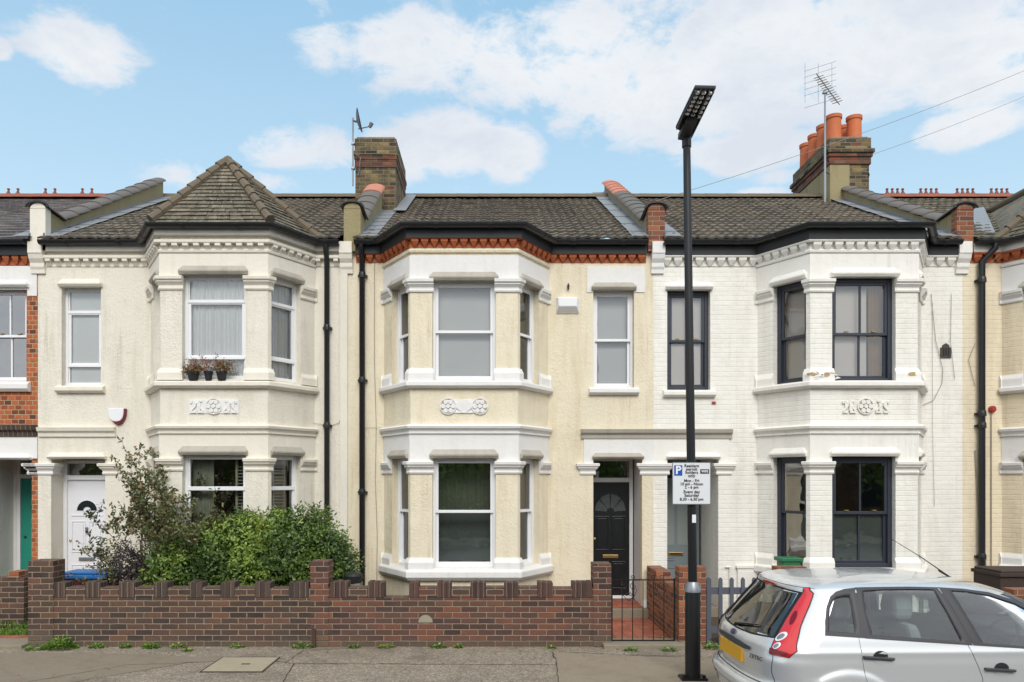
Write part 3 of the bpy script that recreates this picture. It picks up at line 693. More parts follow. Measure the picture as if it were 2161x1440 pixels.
def doorcase(h, u0, u1, ztop, cap, mt, mh, ydoor, zbot, frieze=True):
    fr = Fr((0, YF)); hood(h, fr, u0, u1, ztop - .01, .10, mh, d=.075, ov=.03, name='door_hood')
def door(h, x0, x1, z0, z1, y, mat, fmat, ztop, kind, lens=True):
    """door leaf with raised panels, frame with fanlight, letterbox"""
    m = MB(); fw = .06
    m.box(x0, x0 + fw, y, y + .09, z0, ztop); m.box(x1 - fw, x1, y, y + .09, z0, ztop); m.box(x0 + fw, x1 - fw, y, y + .09, ztop - .05, ztop); m.box(x0 + fw, x1 - fw, y - .004, y + .09, z1, z1 + .075); m.box(x0 + fw, x1 - fw, y, y + .09, z0, z0 + .05)
    f = m.build('door_frame', fmat, h, bevel=.004)
    g = MB(); g.quad((x0 + fw, y + .04, z1 + .075), (x1 - fw, y + .04, z1 + .075), (x1 - fw, y + .04, ztop - .05), (x0 + fw, y + .04, ztop - .05)); g.build('fanlight', M_glassd, f)
    a, b, c, d = x0 + fw, x1 - fw, z0 + .05, z1; w = b - a; hh = d - c; yl = y + .035
    m = MB(); m.box(a, b, yl, yl + .045, c, d); cxm = (a + b) / 2
    def rp(u0, u1, v0, v1, arch=0):
        X0, X1, Z0, Z1 = a + u0 * w, a + u1 * w, c + v0 * hh, c + v1 * hh; t = .016
        for q in ((X0, X1, Z0, Z0 + t), (X0, X1, Z1 - t, Z1), (X0, X0 + t, Z0 + t, Z1 - t), (X1 - t, X1, Z0 + t, Z1 - t)): m.box(q[0], q[1], yl - .012, yl, q[2], q[3])
        m.box(X0 + .035, X1 - .035, yl - .009, yl, Z0 + .035, Z1 - .035)
    if kind in ('six', 'sun'):
        rp(.10, .46, .06, .30); rp(.54, .90, .06, .30); rp(.10, .46, .40, .66 if kind == 'six' else .70); rp(.54, .90, .40, .66 if kind == 'six' else .70)
        if kind == 'six': m.box(a + .1 * w, a + .9 * w, yl - .012, yl, c + .70 * hh, c + .71 * hh)
    else:
        rp(.14, .86, .06, .24); rp(.14, .46, .30, .38) if kind == 'glazed' else None
    leaf = m.build('door', mat, h, bevel=.003)
    if kind in ('six', 'sun'):
        zc = c + (.745 if kind == 'six' else .74) * hh; R0, R1 = (.10 * w, .27 * w) if kind == 'six' else (.1 * w, .42 * w); nseg = 1 if kind == 'six' else 4
        for s in range(nseg):
            g = MB(); t0, t1 = pi * (s + .06) / nseg, pi * (s + .94) / nseg
            if nseg == 1: t0, t1 = .02, pi - .02
            k = 10; rr1 = R1; pts = [(cxm + R0 * cos(t0 + (t1 - t0) * i / k), zc + R0 * sin(t0 + (t1 - t0) * i / k)) for i in range(k + 1)]; po = [(cxm + rr1 * cos(t0 + (t1 - t0) * i / k), zc + rr1 * sin(t0 + (t1 - t0) * i / k) * (1.15 if nseg == 4 else 1)) for i in range(k + 1)]
            for i in range(k): g.quad((pts[i][0], yl - .008, pts[i][1]), (pts[i + 1][0], yl - .008, pts[i + 1][1]), (po[i + 1][0], yl - .008, po[i + 1][1]), (po[i][0], yl - .008, po[i][1]))
            g.build('glazing', M_fan if nseg == 4 else M_dglass, leaf)
            e = MB(); e.tube([(p[0], yl - .008, p[1]) for p in po], .008, 5); e.build('glazing_bead', mat, leaf)
    if kind == 'glazed' or kind == 'teal':
        for s in ((.14, .46), (.54, .86)) if kind == 'glazed' else ((.22, .80),):
            g = MB(); X0, X1 = a + s[0] * w, a + s[1] * w; v0, v1 = (.44, .9) if kind == 'glazed' else (.33, .68); g.box(X0, X1, yl - .006, yl, c + v0 * hh, c + v1 * hh); g.build('glazing', M_frost, leaf)
        if kind == 'teal':
            g = MB(); zc = c + .78 * hh; r = .29 * w; pts = [(cxm - r, zc - .02), (cxm + r, zc - .02)] + [(cxm + r * cos(pi * i / 12), zc + .06 + r * .9 * sin(pi * i / 12)) for i in range(13)]; g.prism(pts, yl - .006, yl); g.build('glazing', M_frost, leaf)
    zl = c + (.345 if kind != 'glazed' else .36) * hh; g = MB(); g.box(cxm - .13, cxm + .13, yl - .022, yl, zl - .028, zl + .028); lb = g.build('letterbox', M_brass if kind in ('sun', 'glazed') else M_steel, leaf, bevel=.004)
    g = MB(); g.box(cxm - .10, cxm + .10, yl - .026, yl - .02, zl - .012, zl + .012); g.build('letter_flap', M_black if kind == 'glazed' else (M_brass if kind == 'sun' else M_steel), lb)
    if kind == 'six':
        g = MB(); zk = c + .60 * hh; g.lathe([(0, 0), (.022, .0), (.022, .03), (0, .035)], (0, 0, 0), 10); g.v = [(cxm + v[0], yl - .01 - v[2] * .8, zk + v[1]) for v in g.v]; g.box(cxm - .012, cxm + .012, yl - .03, yl - .012, zk - .09, zk); g.build('knocker', M_steel, leaf)
    g = MB(); xk = a + (.09 if kind in ('teal',) else .08) * w; zk = c + .5 * hh; g.lathe([(0, .0), (.018, .0), (.02, .02), (0, .028)], (0, 0, 0), 10); g.v = [(xk + v[0], yl - .005 - v[2], zk + v[1]) for v in g.v]; g.build('lock', M_black if kind == 'teal' else M_brass, leaf)
    return leaf
M_fan = mat_plain('grey_fan_glass', C(84, 92, 92), .2, 0, .2, 30)
M_dglass = mat_plain('dark_door_glass', C(40, 46, 48), .12, 0, .1)

def downpipe(h, x, ztop, mat, y=YF - .075, r=.036, zbot=.0, swan=0, joints=(), br=()):
    m = MB(); pts = [(x + swan, YF - .18, ztop - .03), (x + swan, YF - .18, ztop - .12), (x, y, ztop - .30), (x, y, zbot)] if swan else [(x, YF - .16, ztop - .05), (x, YF - .15, ztop - .14), (x, y, ztop - .26), (x, y, zbot)]
    m.tube(pts, r, 10); d = m.build('downpipe', mat, h, smooth=True)
    for z in joints: g = MB(); g.lathe([(r, 0), (r + .014, .005), (r + .014, .05), (r + .008, .09), (r, .10)], (x, y, z), 12); g.box(x - r - .03, x + r + .03, y + .02, YF, z + .03, z + .06); g.build('pipe_collar', mat, d)
    return d
def party_corbel(h, x, mat, w=.20, z1=None):
    z1 = z1 or zf(520); m = MB(); m.box(x - w / 2, x + w / 2, YF - .13, YF, z1 - .14, z1 + .04); m.sweep([(x - w / 2 - .0, YF), (x + w / 2 + .0, YF)], [(-.02, z1 - .44), (.035, z1 - .44), (.04, z1 - .38), (.06, z1 - .34), (.06, z1 - .28), (.10, z1 - .22), (.12, z1 - .14), (-.02, z1 - .14)])
    return m.build('corbel', mat, h)

# ------------------------------------------------------------------ the houses
def porch(h, u0, u1, ztop, y1, mat, zb_=.16):
    m = MB(); m.box(u0 - .06, u0, YF + .262, y1 + .09, zb_ - .1, ztop + .05); m.box(u1, u1 + .06, YF + .262, y1 + .09, zb_ - .1, ztop + .05); m.box(u0, u1, YF + .262, y1 + .09, ztop, ztop + .05)
    m.build('porch', mat, h)
def main_roof(h, xa, xb, mat, seed, flr=None, rm=None, roll=True, fl=()):
    roof_slab(h, xa, xb, YE, Z_EAVE + .03, YR, ZR, mat, roll, seed=seed); 
    b = MB(); b.quad((xa, YR, ZR + .02), (xb, YR, ZR + .02), (xb, 20.9, Z_EAVE), (xa, 20.9, Z_EAVE)); b.build('roof', mat, h)
    ridge(h, xa, xb, YR, ZR + .06, rm or M_ridge, fl=fl)
def bay_lead(h, cx, z=None):
    m = MB(); z = z or Z_EAVE - .03; p = bay_pts(cx); m.add([(a, b, z) for a, b in p] + [(p[3][0], p[3][1] + .3, z + .14), (p[0][0], p[0][1] + .3, z + .14)], [(0, 1, 2, 3, 4, 5)]); m.build('bay_roof', M_lead, h)
def eave_path(xa, xb, cx): return [(xa, YF)] + bay_pts(cx) + [(xb, YF)]
def hip_roof(h, cx, apex_py, mat, seed=3):
    """pyramid roof over the bay with hip tiles, tied back into the main slope"""
    ax = cx; ay = 12.63 * .94; az_ = Z(apex_py, ay); o = .15; p = bay_pts(cx)
    P = [(p[0][0] - .10, p[0][1] - .0), (p[1][0] - .08, p[1][1] - o), (p[2][0] + .08, p[2][1] - o), (p[3][0] + .10, p[3][1] - .0)]; z0 = Z_EAVE + .0; R = random.Random(seed)
    m = MB(); A = Vector((ax, ay, az_))
    for i in range(3):
        a = Vector((*P[i], z0)); b = Vector((*P[i + 1], z0)); nrm = (b - a).cross(A - a).normalized(); n = 17
        if nrm.y > 0 and i == 1: nrm = -nrm
        for j in range(n):
            t0, t1 = max(0, j / n - .004), (j + 1) / n
            c0, c1 = a.lerp(A, t0), b.lerp(A, t0); d0, d1 = a.lerp(A, t1), b.lerp(A, t1); L = (c1 - c0).length; k = max(1, int(L / .17))
            for q in range(k):
                l0, l1 = q / k, (q + 1) / k; lf = nrm * (.026 + R.uniform(-.005, .006)); e = nrm * .006
                w0, w1, w2, w3 = c0.lerp(c1, l0 + .006 / max(L, .1)), c0.lerp(c1, l1), d0.lerp(d1, l0 + .006 / max(L, .1)), d0.lerp(d1, l1)
                m.quad(w0 + lf, w1 + lf, w3 + e, w2 + e); m.quad(w0, w1, w1 + lf, w0 + lf)
    r = m.build('bay_roof', mat, h)
    for i in range(4):
        a = Vector((*P[i], z0 + .03)); s = MB(); n = 8
        for j in range(n): 
            q0, q1 = a.lerp(A, j / n), a.lerp(A, (j + 1) / n + .01); s.tube([q0 + Vector((0, 0, .035)), q1 + Vector((0, 0, .02))], [.075, .062], 8)
        s.build('hip_tiles', M_ridge, r)
    # ridge back into the main roof and its two slopes
    sl = (ZR - Z_EAVE) / (YR - YE); yb = YE + (az_ - Z_EAVE) / sl; s = MB(); s.tube([(ax, ay, az_ + .03), (ax, yb, az_ + .03)], .07, 8); s.build('ridge_tiles', M_ridge, r)
    g = MB()
    for q, sgn in ((P[0], -1), (P[3], 1)):
        tri = [(ax, ay, az_), (ax, yb, az_), (q[0], q[1] + .15, z0 + .06)]; g.quad(*(tri if sgn < 0 else tri[::-1]))
    g.build('roof_slope', mat, r)
    return r

def chimney(h, x0, x1, y0, y1, zb_, ztop, mat, bands, pots, k=1.0):
    m = MB(); m.box(x0, x1, y0, y1, zb_, ztop - .55); c = m.build('chimney', mat, h)
    z = ztop - .55; m = MB(); m.box(x0 - .03 * k, x1 + .03 * k, y0 - .03 * k, y1 + .03 * k, z, z + .15); m.box(x0 - .055 * k, x1 + .055 * k, y0 - .055 * k, y1 + .055 * k, z + .15, z + .23); m.build('oversailing_course', M_redband, c, bevel=.004)
    m = MB(); m.box(x0 - .085 * k, x1 + .085 * k, y0 - .085 * k, y1 + .085 * k, z + .23, z + .31); m.box(x0 - .03 * k, x1 + .03 * k, y0 - .03 * k, y1 + .03 * k, z + .31, ztop); m.build('chimney_head', bands, c, bevel=.004)
    m = MB(); m.box(x0 + .02, x1 - .02, y0 + .02, y1 - .02, ztop, ztop + .04); m.build('flaunching', M_stone, c)
    for (px_, py_, r, hh) in pots:
        g = MB(); g.lathe([(r * .98, -.05), (r * .92, .1), (r * .88, hh - .08), (r * .98, hh - .07), (r * 1.0, hh), (r * .82, hh), (r * .78, hh * .3)], (px_, py_, ztop), 20); g.build('chimney_pot', M_pot, c, smooth=True)
    return c

# ---- greyish cream house, second from the left edge
h1 = thing('terraced_house', (CX[1], YF, 0), 'greyish cream roughcast house with a pointed tiled roof over its bay and a white door', 'house', 'houses of the terrace')
cx = CX[1]; sw = (X(130, YF), X(213, YF), zf(814), zf(605)); dw = (X(108, YF), X(222, YF), -.1, zf(968))
Z_UP = (zb(800), zb(579)); Z_LO = (zb(1200), zb(959)); CAPU = (zb(612), zb(584)); CAPL = (zb(994), zb(967))
fr1 = shell(h1, XP[0], XP[1], M_r1, cx, dw, [sw])
bay_trim(h1, cx, fr1, M_r1s, M_r1s, frieze=1, sillmat=M_r1s); bay_hoods(h1, cx, fr1, M_hood)
lace = ('net_curtain', .02, .98, .185, .03, .97, .012); sh = ('shutter', 0, 1, .22, .02, .34, 0)
window(h1, fr1[1], HF - .47, HF + .47, *Z_UP, 'triple', M_upvc, back=lace, fw=.045)
window(h1, fr1[2], CL_ - CANT[1], CL_ - CANT[0], *Z_UP, 'triple', M_upvc, back=lace, fw=.045)
window(h1, fr1[0], CANT[0], CANT[1], *Z_UP, 'triple', M_upvc, back=lace, fw=.045)
for i, (a, b) in enumerate(((CANT[0], CANT[1]), (HF - .47, HF + .47), (CL_ - CANT[1], CL_ - CANT[0]))):
    w = window(h1, fr1[i], a, b, *Z_LO, 'twin', M_upvc, back=('curtain_or_reflection', 0, 1, .30, .0, .38, .008), fw=.045)
    w2 = fr1[i]; s = MB(); q0, q1 = (a + (b - a) * .78, b - .03) if i == 1 else (a + (b - a) * .45, b - .2 * (b - a))
    zz = Z_LO[0] + .1
    while zz < Z_LO[1] - .15: s.prism([(q0, zz), (q1, zz), (q1, zz + .012), (q0, zz + .012)], .26, .31, w2); zz += .05
    s.box(q0 - .03, q0, .25, .29, Z_LO[0], Z_LO[1], w2); s.box(q1, q1 + .03, .25, .29, Z_LO[0], Z_LO[1], w2); s.build('shutter', M_shut, w)
small_window(h1, *sw, 'triple', M_upvc, ('blind', .0, .97, .165, .03, .97, 0), M_r1s, M_r1s, fw=.045)
hood(h1, Fr((0, YF)), dw[0], dw[1], dw[3] - .01, .10, M_r1s, name='door_hood', ov=.03)
porch(h1, dw[0], dw[1], dw[3], 12.43, M_r1, .1)
m = MB(); m.box(dw[0], dw[1], YF, 12.52, 0, .165); m.build('door_step', M_stone, h1)
d = door(h1, X(133, 12.43), X(222, 12.30), .165, Z(1013, 12.43), 12.43, M_doorw, M_upvc, Z(972, 12.43), 'six')
m = MB(); m.sweep([(XP[0] + .02, YF), (X(245, YF), YF)], [(-.02, zf(922)), (.03, zf(922)), (.035, zf(914)), (.075, zf(910)), (.09, zf(903)), (-.02, zf(901))]); m.build('door_cornice', M_r1s, h1)
for u0, u1 in ((dw[0] - .02 - .33, dw[0] + .015), (dw[1] - .015, dw[1] + .18)):
    m = MB(); z0, z1 = zf(1002), zf(978); m.sweep([(u0, YF + .02), (u0, YF), (u1, YF), (u1, YF + .2)], cap_prof(z0, z1, .9)); m.build('capital', M_r1s if u0 > dw[0] else M_w2, h1)
emblem(h1, cx, M_w2, 2)
ep = eave_path(XP[0] + .12, XP[1] - .12, cx)
cornice(h1, ep, zb(532), zb(509), M_r1s, M_r1s, .155, style='block'); gutter(h1, ep, Z_EAVE, M_blackplastic, fmat=M_fasciaw, fh=.10, fd=.09)
main_roof(h1, XP[0] + .10, XP[1] - .10, M_tile, 1); hip_roof(h1, cx, 342, M_tile_moss)
party_corbel(h1, XP[0] + .02, M_r1s, .22); party_corbel(h1, XP[1] - .03, M_r1s, .20)
m = MB(); m.box(XP[1] - .13, XP[1] - .015, YF - .035, YF + .02, -.1, zf(565)); m.build('party_strip', M_r1s, h1)
parapet(h1, XP[0] + .05, Z_EAVE, zf(445) + .0, 12.55, (16.3, Z(383, 16.3)), M_moss, M_r1s, hw=.14)
downpipe(h1, X(692, YF), Z_EAVE, M_blackplastic, r=.042, zbot=.2, joints=(zf(700), zf(905)))

# ---- yellow cream house in the middle
h2 = thing('terraced_house', (CX[2], YF, 0), 'yellow cream stuccoed house with white trim, orange brick eaves and a black door', 'house', 'houses of the terrace')
cx = CX[2]; sw = (X(1252, YF), X(1338, YF), zf(818), zf(612)); dw = (X(1252, YF), X(1355, YF), -.1, zf(968)); y2 = 12.76
Z_UP = (zb(803), zb(592)); Z_LO = (zb(1200), zb(966)); CAPU = (zb(617), zb(590)); CAPL = (zb(1000), zb(974))
fr2 = shell(h2, XP[1], XP[2], M_r2, cx, dw, [sw])
bay_trim(h2, cx, fr2, M_w2, M_w2, frieze=2); bay_hoods(h2, cx, fr2, M_hood)
for i, (a, b) in enumerate(((CANT[0], CANT[1]), (HF - .47, HF + .47), (CL_ - CANT[1], CL_ - CANT[0]))):
    window(h2, fr2[i], a, b, *Z_UP, 'sash', M_upvc, back=('backing', 0, 1, .25, 0, 1, 0) if i == 1 else ('curtain_or_reflection', 0, 1, .35, .0, .45, .01), zm=zb(697), glass=M_glass, fw=.04)
    window(h2, fr2[i], a, b, *Z_LO, 'sash', M_upvc, back=('film', 0, .5, .45, 0, 1, 0) if i == 1 else ('curtain_or_reflection', 0, 1, .30, .35, .8, .01), back2=('curtain_or_reflection', .5, 1, .55, -.1, 1.1, .01) if i == 1 else None, zm=zb(1080), fw=.04, glass=M_glassd if i == 1 else M_glass)  # central upper curtain imitates the reflected street; film added to grey the lower pane
small_window(h2, *sw, 'sash', M_upvc, ('backing', 0, 1, .25, 0, 1, 0), M_hood, M_w2, band=.17, fw=.04)
emblem(h2, cx, M_w2, 0)
fr = Fr((0, YF)); hood(h2, fr, dw[0], dw[1], dw[3] - .01, .10, M_hood, name='door_hood', ov=.02)
porch(h2, dw[0], dw[1], dw[3], y2, M_w2)
m = MB(); m.box(dw[0] - .05, dw[1] + .10, 11.87, YF - .002, 0, .17); m.box(dw[0], dw[1], YF - .002, y2 + .1, 0, .17); m.build('door_step', M_stone, h2, bevel=.008)
m = MB(); m.box(dw[0] + .0, dw[1] + .0, 12.0, y2, .17, .19); m.build('step_tiles', M_redtile, h2)
door(h2, dw[0] + .0, X(1336, y2), .20, Z(1018, y2), y2, M_doork, M_upvc, Z(967, y2), 'sun')
for u0, u1 in ((dw[0] - .19, dw[0] + .015), (dw[1] - .015, X(1408, YF) + .015)):
    m = MB(); z0, z1 = zf(1002), zf(978); m.sweep([(u0, YF + .02), (u0, YF), (u1, YF), (u1, YF + .2)], cap_prof(z0, z1, .9)); m.build('capital', M_w2, h2)
    m = MB(); m.sweep([(u0 + .05, YF + .02), (u0 + .05, YF), (u1 - .02, YF), (u1 - .02, YF + .2)], plinth_prof(0, .28)); m.build('plinth', M_w2, h2)
m = MB(); m.sweep([(X(1226, YF), YF), (XP[2], YF)], [(-.02, zf(926)), (.03, zf(926)), (.035, zf(918)), (.075, zf(914)), (.09, zf(907)), (-.02, zf(905))]); m.build('door_cornice', M_hood, h2)
m = MB(); m.panel(fr, X(1232, YF), XP[2] + .0, zf(978), zf(926), -.014, .01, [(dw[0] - .0, dw[1] + .0, zf(1100), zf(966))]); m.build('frieze', M_w2, h2)
ep = eave_path(XP[1] + .12, XP[2] - .12, cx)
cornice(h2, ep, zb(523), zb(499), M_terra, M_terra, .148); gutter(h2, ep, Z_EAVE, M_blackplastic, fh=.15)
main_roof(h2, XP[1] + .10, XP[2] - .10, M_tile, 2); bay_lead(h2, cx)
party_corbel(h2, XP[2] + .06, M_w2, .20)
pa = parapet(h2, XP[1] + .07, Z_EAVE, zf(445), 12.5, (14.35, Z(397, 14.35)), M_moss, M_moss, split=13.9, lead_side=(1,))
parapet(h2, XP[2] + .03, Z_EAVE, zf(447), 12.5, (16.9, Z(388, 16.9)), M_moss, M_pier, split=15.2, lead_side=(-1, 1))
m = MB(); yy = 15.5 * .94
chimney(h2, X(750, yy), X(835, yy) + .0, yy, 17.1 * .94, Z_EAVE + .5, Z(293, yy), M_yellow, M_yellow, [], .4)
m = MB(); m.sweep([(X(835, yy) + .0, yy - .03), (X(835, yy) + .26, yy - .03)], [(0, 0), (0, 0)]) if False else None
# lead apron at the foot of the chimney
sl = (ZR - Z_EAVE) / (YR - YE); m = MB(); xa_, xb_ = X(835, yy) - .02, X(835, yy) + .22
m.quad((xa_, yy - .25, Z_EAVE + .1 + (yy - .25 - YE) * sl), (xb_, yy - .25, Z_EAVE + .1 + (yy - .25 - YE) * sl), (xb_, YR - .1, ZR + .07), (xa_, YR - .1, ZR + .07)); m.build('lead_apron', M_lead, h2)
m.build('lead_apron', M_lead, h2) if False else None
downpipe(h2, X(766, YF), Z_EAVE, M_black, r=.045, zbot=.1, joints=(zf(590), zf(810), zf(1045)))

# ---- white painted brick house on the right
h3 = thing('terraced_house', (CX[3], YF, 0), 'white painted brick house with dark grey sash windows and a damaged bay sill', 'house', 'houses of the terrace')
cx = CX[3]; sw = (X(1408, YF), X(1499, YF), zf(823), zf(611)); dw = (X(1408, YF), X(1516, YF), -.1, zf(968)); y3 = 13.1
Z_UP = (zb(806), zb(584)); Z_LO = (zb(1200), zb(962))
fr3 = shell(h3, XP[2], XP[3], M_r3, cx, dw, [sw])
bay_trim(h3, cx, fr3, M_w3, M_w3, frieze=1); bay_hoods(h3, cx, fr3, M_w3)
for i, (a, b) in enumerate(((CANT[0], CANT[1]), (HF - .47, HF + .47), (CL_ - CANT[1], CL_ - CANT[0]))):
    st = 'sash_bar' if i == 1 else 'sash_horn' if False else 'sash'
    window(h3, fr3[i], a, b, *Z_UP, st, M_anth, glass=M_glass, back=('blind', 0, 1, .24, 0, .66 if i == 1 else 1, 0), back2=('drape', 0, 1, .26, .70, .92, .012) if i == 1 else None, zm=zb(702), fw=.065)
    w = window(h3, fr3[i], a, b, *Z_LO, st, M_anth, glass=M_glassd, zm=zb(1083), back=('film', .0, .49, .20, .0, 1, 0), fw=.065)
small_window(h3, *sw, 'sash_bar', M_anth, ('blind', 0, 1, .20, 0, 1, 0), M_w3, M_w3, fw=.06)
emblem(h3, cx + .02, M_w3, 1)
hood(h3, fr, dw[0], dw[1], dw[3] - .01, .10, M_w3, name='door_hood', ov=.02); porch(h3, dw[0], dw[1], dw[3], y3, M_w3)
m = MB(); m.box(dw[0], dw[1], YF - .1, y3 + .1, 0, .17); m.build('door_step', M_stone, h3)
door(h3, X(1476, y3) - .80, X(1476, y3), .17, Z(1018, y3), y3, M_doorg, M_doorg, Z(967, y3), 'glazed')
u0, u1 = dw[1] - .015, dw[1] + .19
m = MB(); z0, z1 = zf(1002), zf(978); m.sweep([(u0, YF + .2), (u0, YF), (u1, YF), (u1, YF + .02)], cap_prof(z0, z1, .9)); m.build('capital', M_w3, h3)
m = MB(); m.sweep([(XP[2], YF), (X(1544, YF), YF)], [(-.02, zf(926)), (.03, zf(926)), (.035, zf(918)), (.075, zf(914)), (.09, zf(907)), (-.02, zf(905))]); m.build('door_cornice', M_hood, h3)
m = MB(); m.panel(fr, XP[2] + .0, X(1538, YF), zf(978), zf(926), -.014, .01, [(dw[0] - .0, dw[1] + .0, zf(1100), zf(966))]); m.build('frieze', M_w3, h3)
ep = eave_path(XP[2] + .12, XP[3] - .12, cx)
cornice(h3, ep, zb(531), zb(505), M_w3, M_w3, .165); gutter(h3, ep, Z_EAVE, M_blackplastic, fh=.17)
main_roof(h3, XP[2] + .13, XP[3] - .10, M_tile, 3); bay_lead(h3, cx)
party_corbel(h3, XP[3] - .02, M_w3, .20)
parapet(h3, XP[3] - .01, Z_EAVE, zf(447), 12.55, (16.0, Z(400, 16.0)), M_moss, M_pier, lead_side=(-1,))
yy = 16.97 * .94; x0_, x1_ = X(1752, yy), X(1834, yy); pz = []
for k in range(4): pz.append((x0_ + .17, yy + .22 + k * .46, .17, .56))
for k in range(4): pz.append((x1_ - .21, yy + .22 + k * .46, .165, .54))
chimney(h3, x0_, x1_, yy, yy + 1.9, Z_EAVE + .5, Z(292, yy), M_yellow, M_yellow, pz)
m = MB(); m.box(x0_ - .012, x0_ + .40, yy - .012, yy + 1.85, Z(440, yy), Z(292, yy) - .56); m.build('chimney_render', M_moss, h3)
m = MB(); m.box(x1_ - .02, x1_ + .012, yy + .0, yy + .5, Z(372, yy), Z(366, yy)); m.build('brick_band', M_redband, h3)
# broken plaster at the foot of the bay columns
R = random.Random(5)
for fx, fy, s in ((cx - HF + .03, YB - .05, 1), (cx - HF + .22, YB - .05, .8), (cx + HF - .12, YB - .05, 1)):
    m = MB(); n = 9; pts = [(fx + cos(2 * pi * k / n) * .085 * s * R.uniform(.4, 1.2), Z_UP[0] + .11 + sin(2 * pi * k / n) * .035 * R.uniform(.6, 1.2)) for k in range(n)]; m.prism(pts, fy - .006, fy + .02); m.build('exposed_plaster', MATS.get('exposed_plaster') or mat_plain('exposed_plaster', C(206, 176, 130), .95, 0, .3, 14, .006), h3)
for k in range(9):
    m = MB(); fx = cx - HF + R.uniform(.0, .36); z = Z_UP[0] + R.uniform(.0, .16); m.prism([(fx, z), (fx + R.uniform(.03, .1), z + R.uniform(-.01, .02)), (fx + .03, z + R.uniform(.015, .04))], YB - .062, YB - .02); m.build('plaster_shard', M_w3, h3)

# ---- cream painted brick house at the right edge
h4 = thing('terraced_house', (CX[4], YF, 0), 'cream painted brick house cut off at the right edge of the picture, with white trim', 'house', 'houses of the terrace')
cx = CX[4]; xe = CX[4] + 2.4
Z_UP = (zb(803), zb(592)); Z_LO = (zb(1200), zb(966))
fr4 = shell(h4, XP[3], xe, M_r4, cx, None, [])
bay_trim(h4, cx, fr4, M_w2, M_w2, frieze=1); bay_hoods(h4, cx, fr4, M_hood)
for i, (a, b) in enumerate(((CANT[0], CANT[1]), (HF - .47, HF + .47), (CL_ - CANT[1], CL_ - CANT[0]))):
    window(h4, fr4[i], a, b, *Z_UP, 'sash', M_upvc, back=('blind', 0, .45, .3, 0, 1, 0), fw=.045); window(h4, fr4[i], a, b, *Z_LO, 'sash', M_upvc, back=('film', 0, .5, .20, 0, 1, 0), fw=.045)
ep = eave_path(XP[3] + .12, xe, cx); cornice(h4, ep, zb(523), zb(499), M_terra, M_terra, .148); gutter(h4, ep, Z_EAVE, M_blackplastic, fmat=M_fasciaw, fh=.12)
main_roof(h4, XP[3] + .12, xe, M_tile_moss, 4, rm=M_redridge, fl=[X(p_ + 11 * k, YR) for p_ in (1872, 1943, 2020, 2092) for k in range(4)]); hip_roof(h4, cx, 330, M_tile_moss, 9)
m = MB(); a = (X(2100, YF), YF + .05, Z_EAVE + .12); sl = (ZR - Z_EAVE) / (YR - YE)
p0 = Vector((cx - HW - .15, YF + .1, Z_EAVE + .17)); p1 = Vector((cx - .1, 14.6, Z_EAVE + .17 + 2.5 * sl))
m.quad(p0 + Vector((-.16, 0, .0)), p0 + Vector((.12, 0, .03)), p1 + Vector((.12, 0, .03)), p1 + Vector((-.16, 0, 0))); m.build('valley_lead', M_lead, h4)
downpipe(h4, X(2066, YF), Z_EAVE, M_blackplastic, r=.048, zbot=.1, swan=.14, joints=(zf(600), zf(880), zf(905), zf(1180)))

# ---- orange brick house at the left edge
h0 = thing('terraced_house', (XP[0] - 1.5, YF, 0), 'orange brick house at the left edge with a slate roof and a teal door', 'house', 'houses of the terrace')
xs = XP[0] - 3.2; sw = (X(-32, YF), X(56, YF), zf(806), zf(607)); dw = (XP[0] - 1.0, X(67, YF), -.1, zf(968)); y0d = 13.07
m = MB(); m.panel(fr, xs, XP[0], -.1, Z_EAVE - .06, 0, .26, [sw, dw]); m.build('wall', M_orange, h0)
m = MB(); m.box(xs, xs + .1, YF + .27, YF + 4.5, 0, Z_EAVE - .1); m.box(XP[0] - .1, XP[0] - .02, YF + .27, YF + 4.5, 0, Z_EAVE - .1); m.box(xs, XP[0] - .1, YF + 4.4, YF + 4.5, 0, Z_EAVE - .1); m.box(xs + .1, XP[0] - .1, YF + .27, YF + 4.4, zf(850), zf(840)); m.build('interior', M_inside, h0)
window(h0, fr, *sw, 'sash_bar', M_upvc, glass=M_glassd, back=('curtain_or_reflection', 0, 1, .25, .86, 1.0, .02), fw=.05)
m = MB(); m.sweep([(sw[0] - .05, YF), (sw[1] + .07, YF)], sill_prof(sw[2], .16, .09)); m.build('sill', M_w2, h0)
m = MB(); m.panel(fr, xs, sw[1] + .17, zf(612), zf(562), -.014, .01, []); m.box(sw[1] + .02, sw[1] + .17, YF - .014, YF + .01, zf(625), zf(612)); m.build('frieze', M_w2, h0); hood(h0, fr, sw[0], sw[1], sw[3] - .01, .12, M_w2)
m = MB(); m.sweep([(xs, YF), (XP[0] - .01, YF)], [(-.02, zf(922)), (.03, zf(922)), (.035, zf(912)), (.08, zf(908)), (.09, zf(898)), (-.02, zf(896))]); m.build('string_course', MATS['dark_soldier_brick'], h0)
m = MB(); m.panel(fr, xs, XP[0] - .005, zf(968), zf(922), -.014, .02, []); m.build('frieze', M_w2, h0); hood(h0, fr, dw[0], dw[1], dw[3] - .02, .09, M_w2, name='door_hood', ov=.01)
m = MB(); m.sweep([(X(65, YF), YF + .2), (X(65, YF), YF), (XP[0] - .0, YF)], cap_prof(zf(1002), zf(978), .9)); m.build('capital', M_w2, h0)
porch(h0, dw[0], dw[1], dw[3], y0d, M_w2); m = MB(); m.box(dw[0], dw[1], YF - .1, y0d + .1, 0, .16); m.build('door_step', M_stone, h0)
door(h0, X(35, y0d), X(35, y0d) + .92, .16, Z(1010, y0d), y0d, M_doort, M_upvc, Z(967, y0d), 'teal')
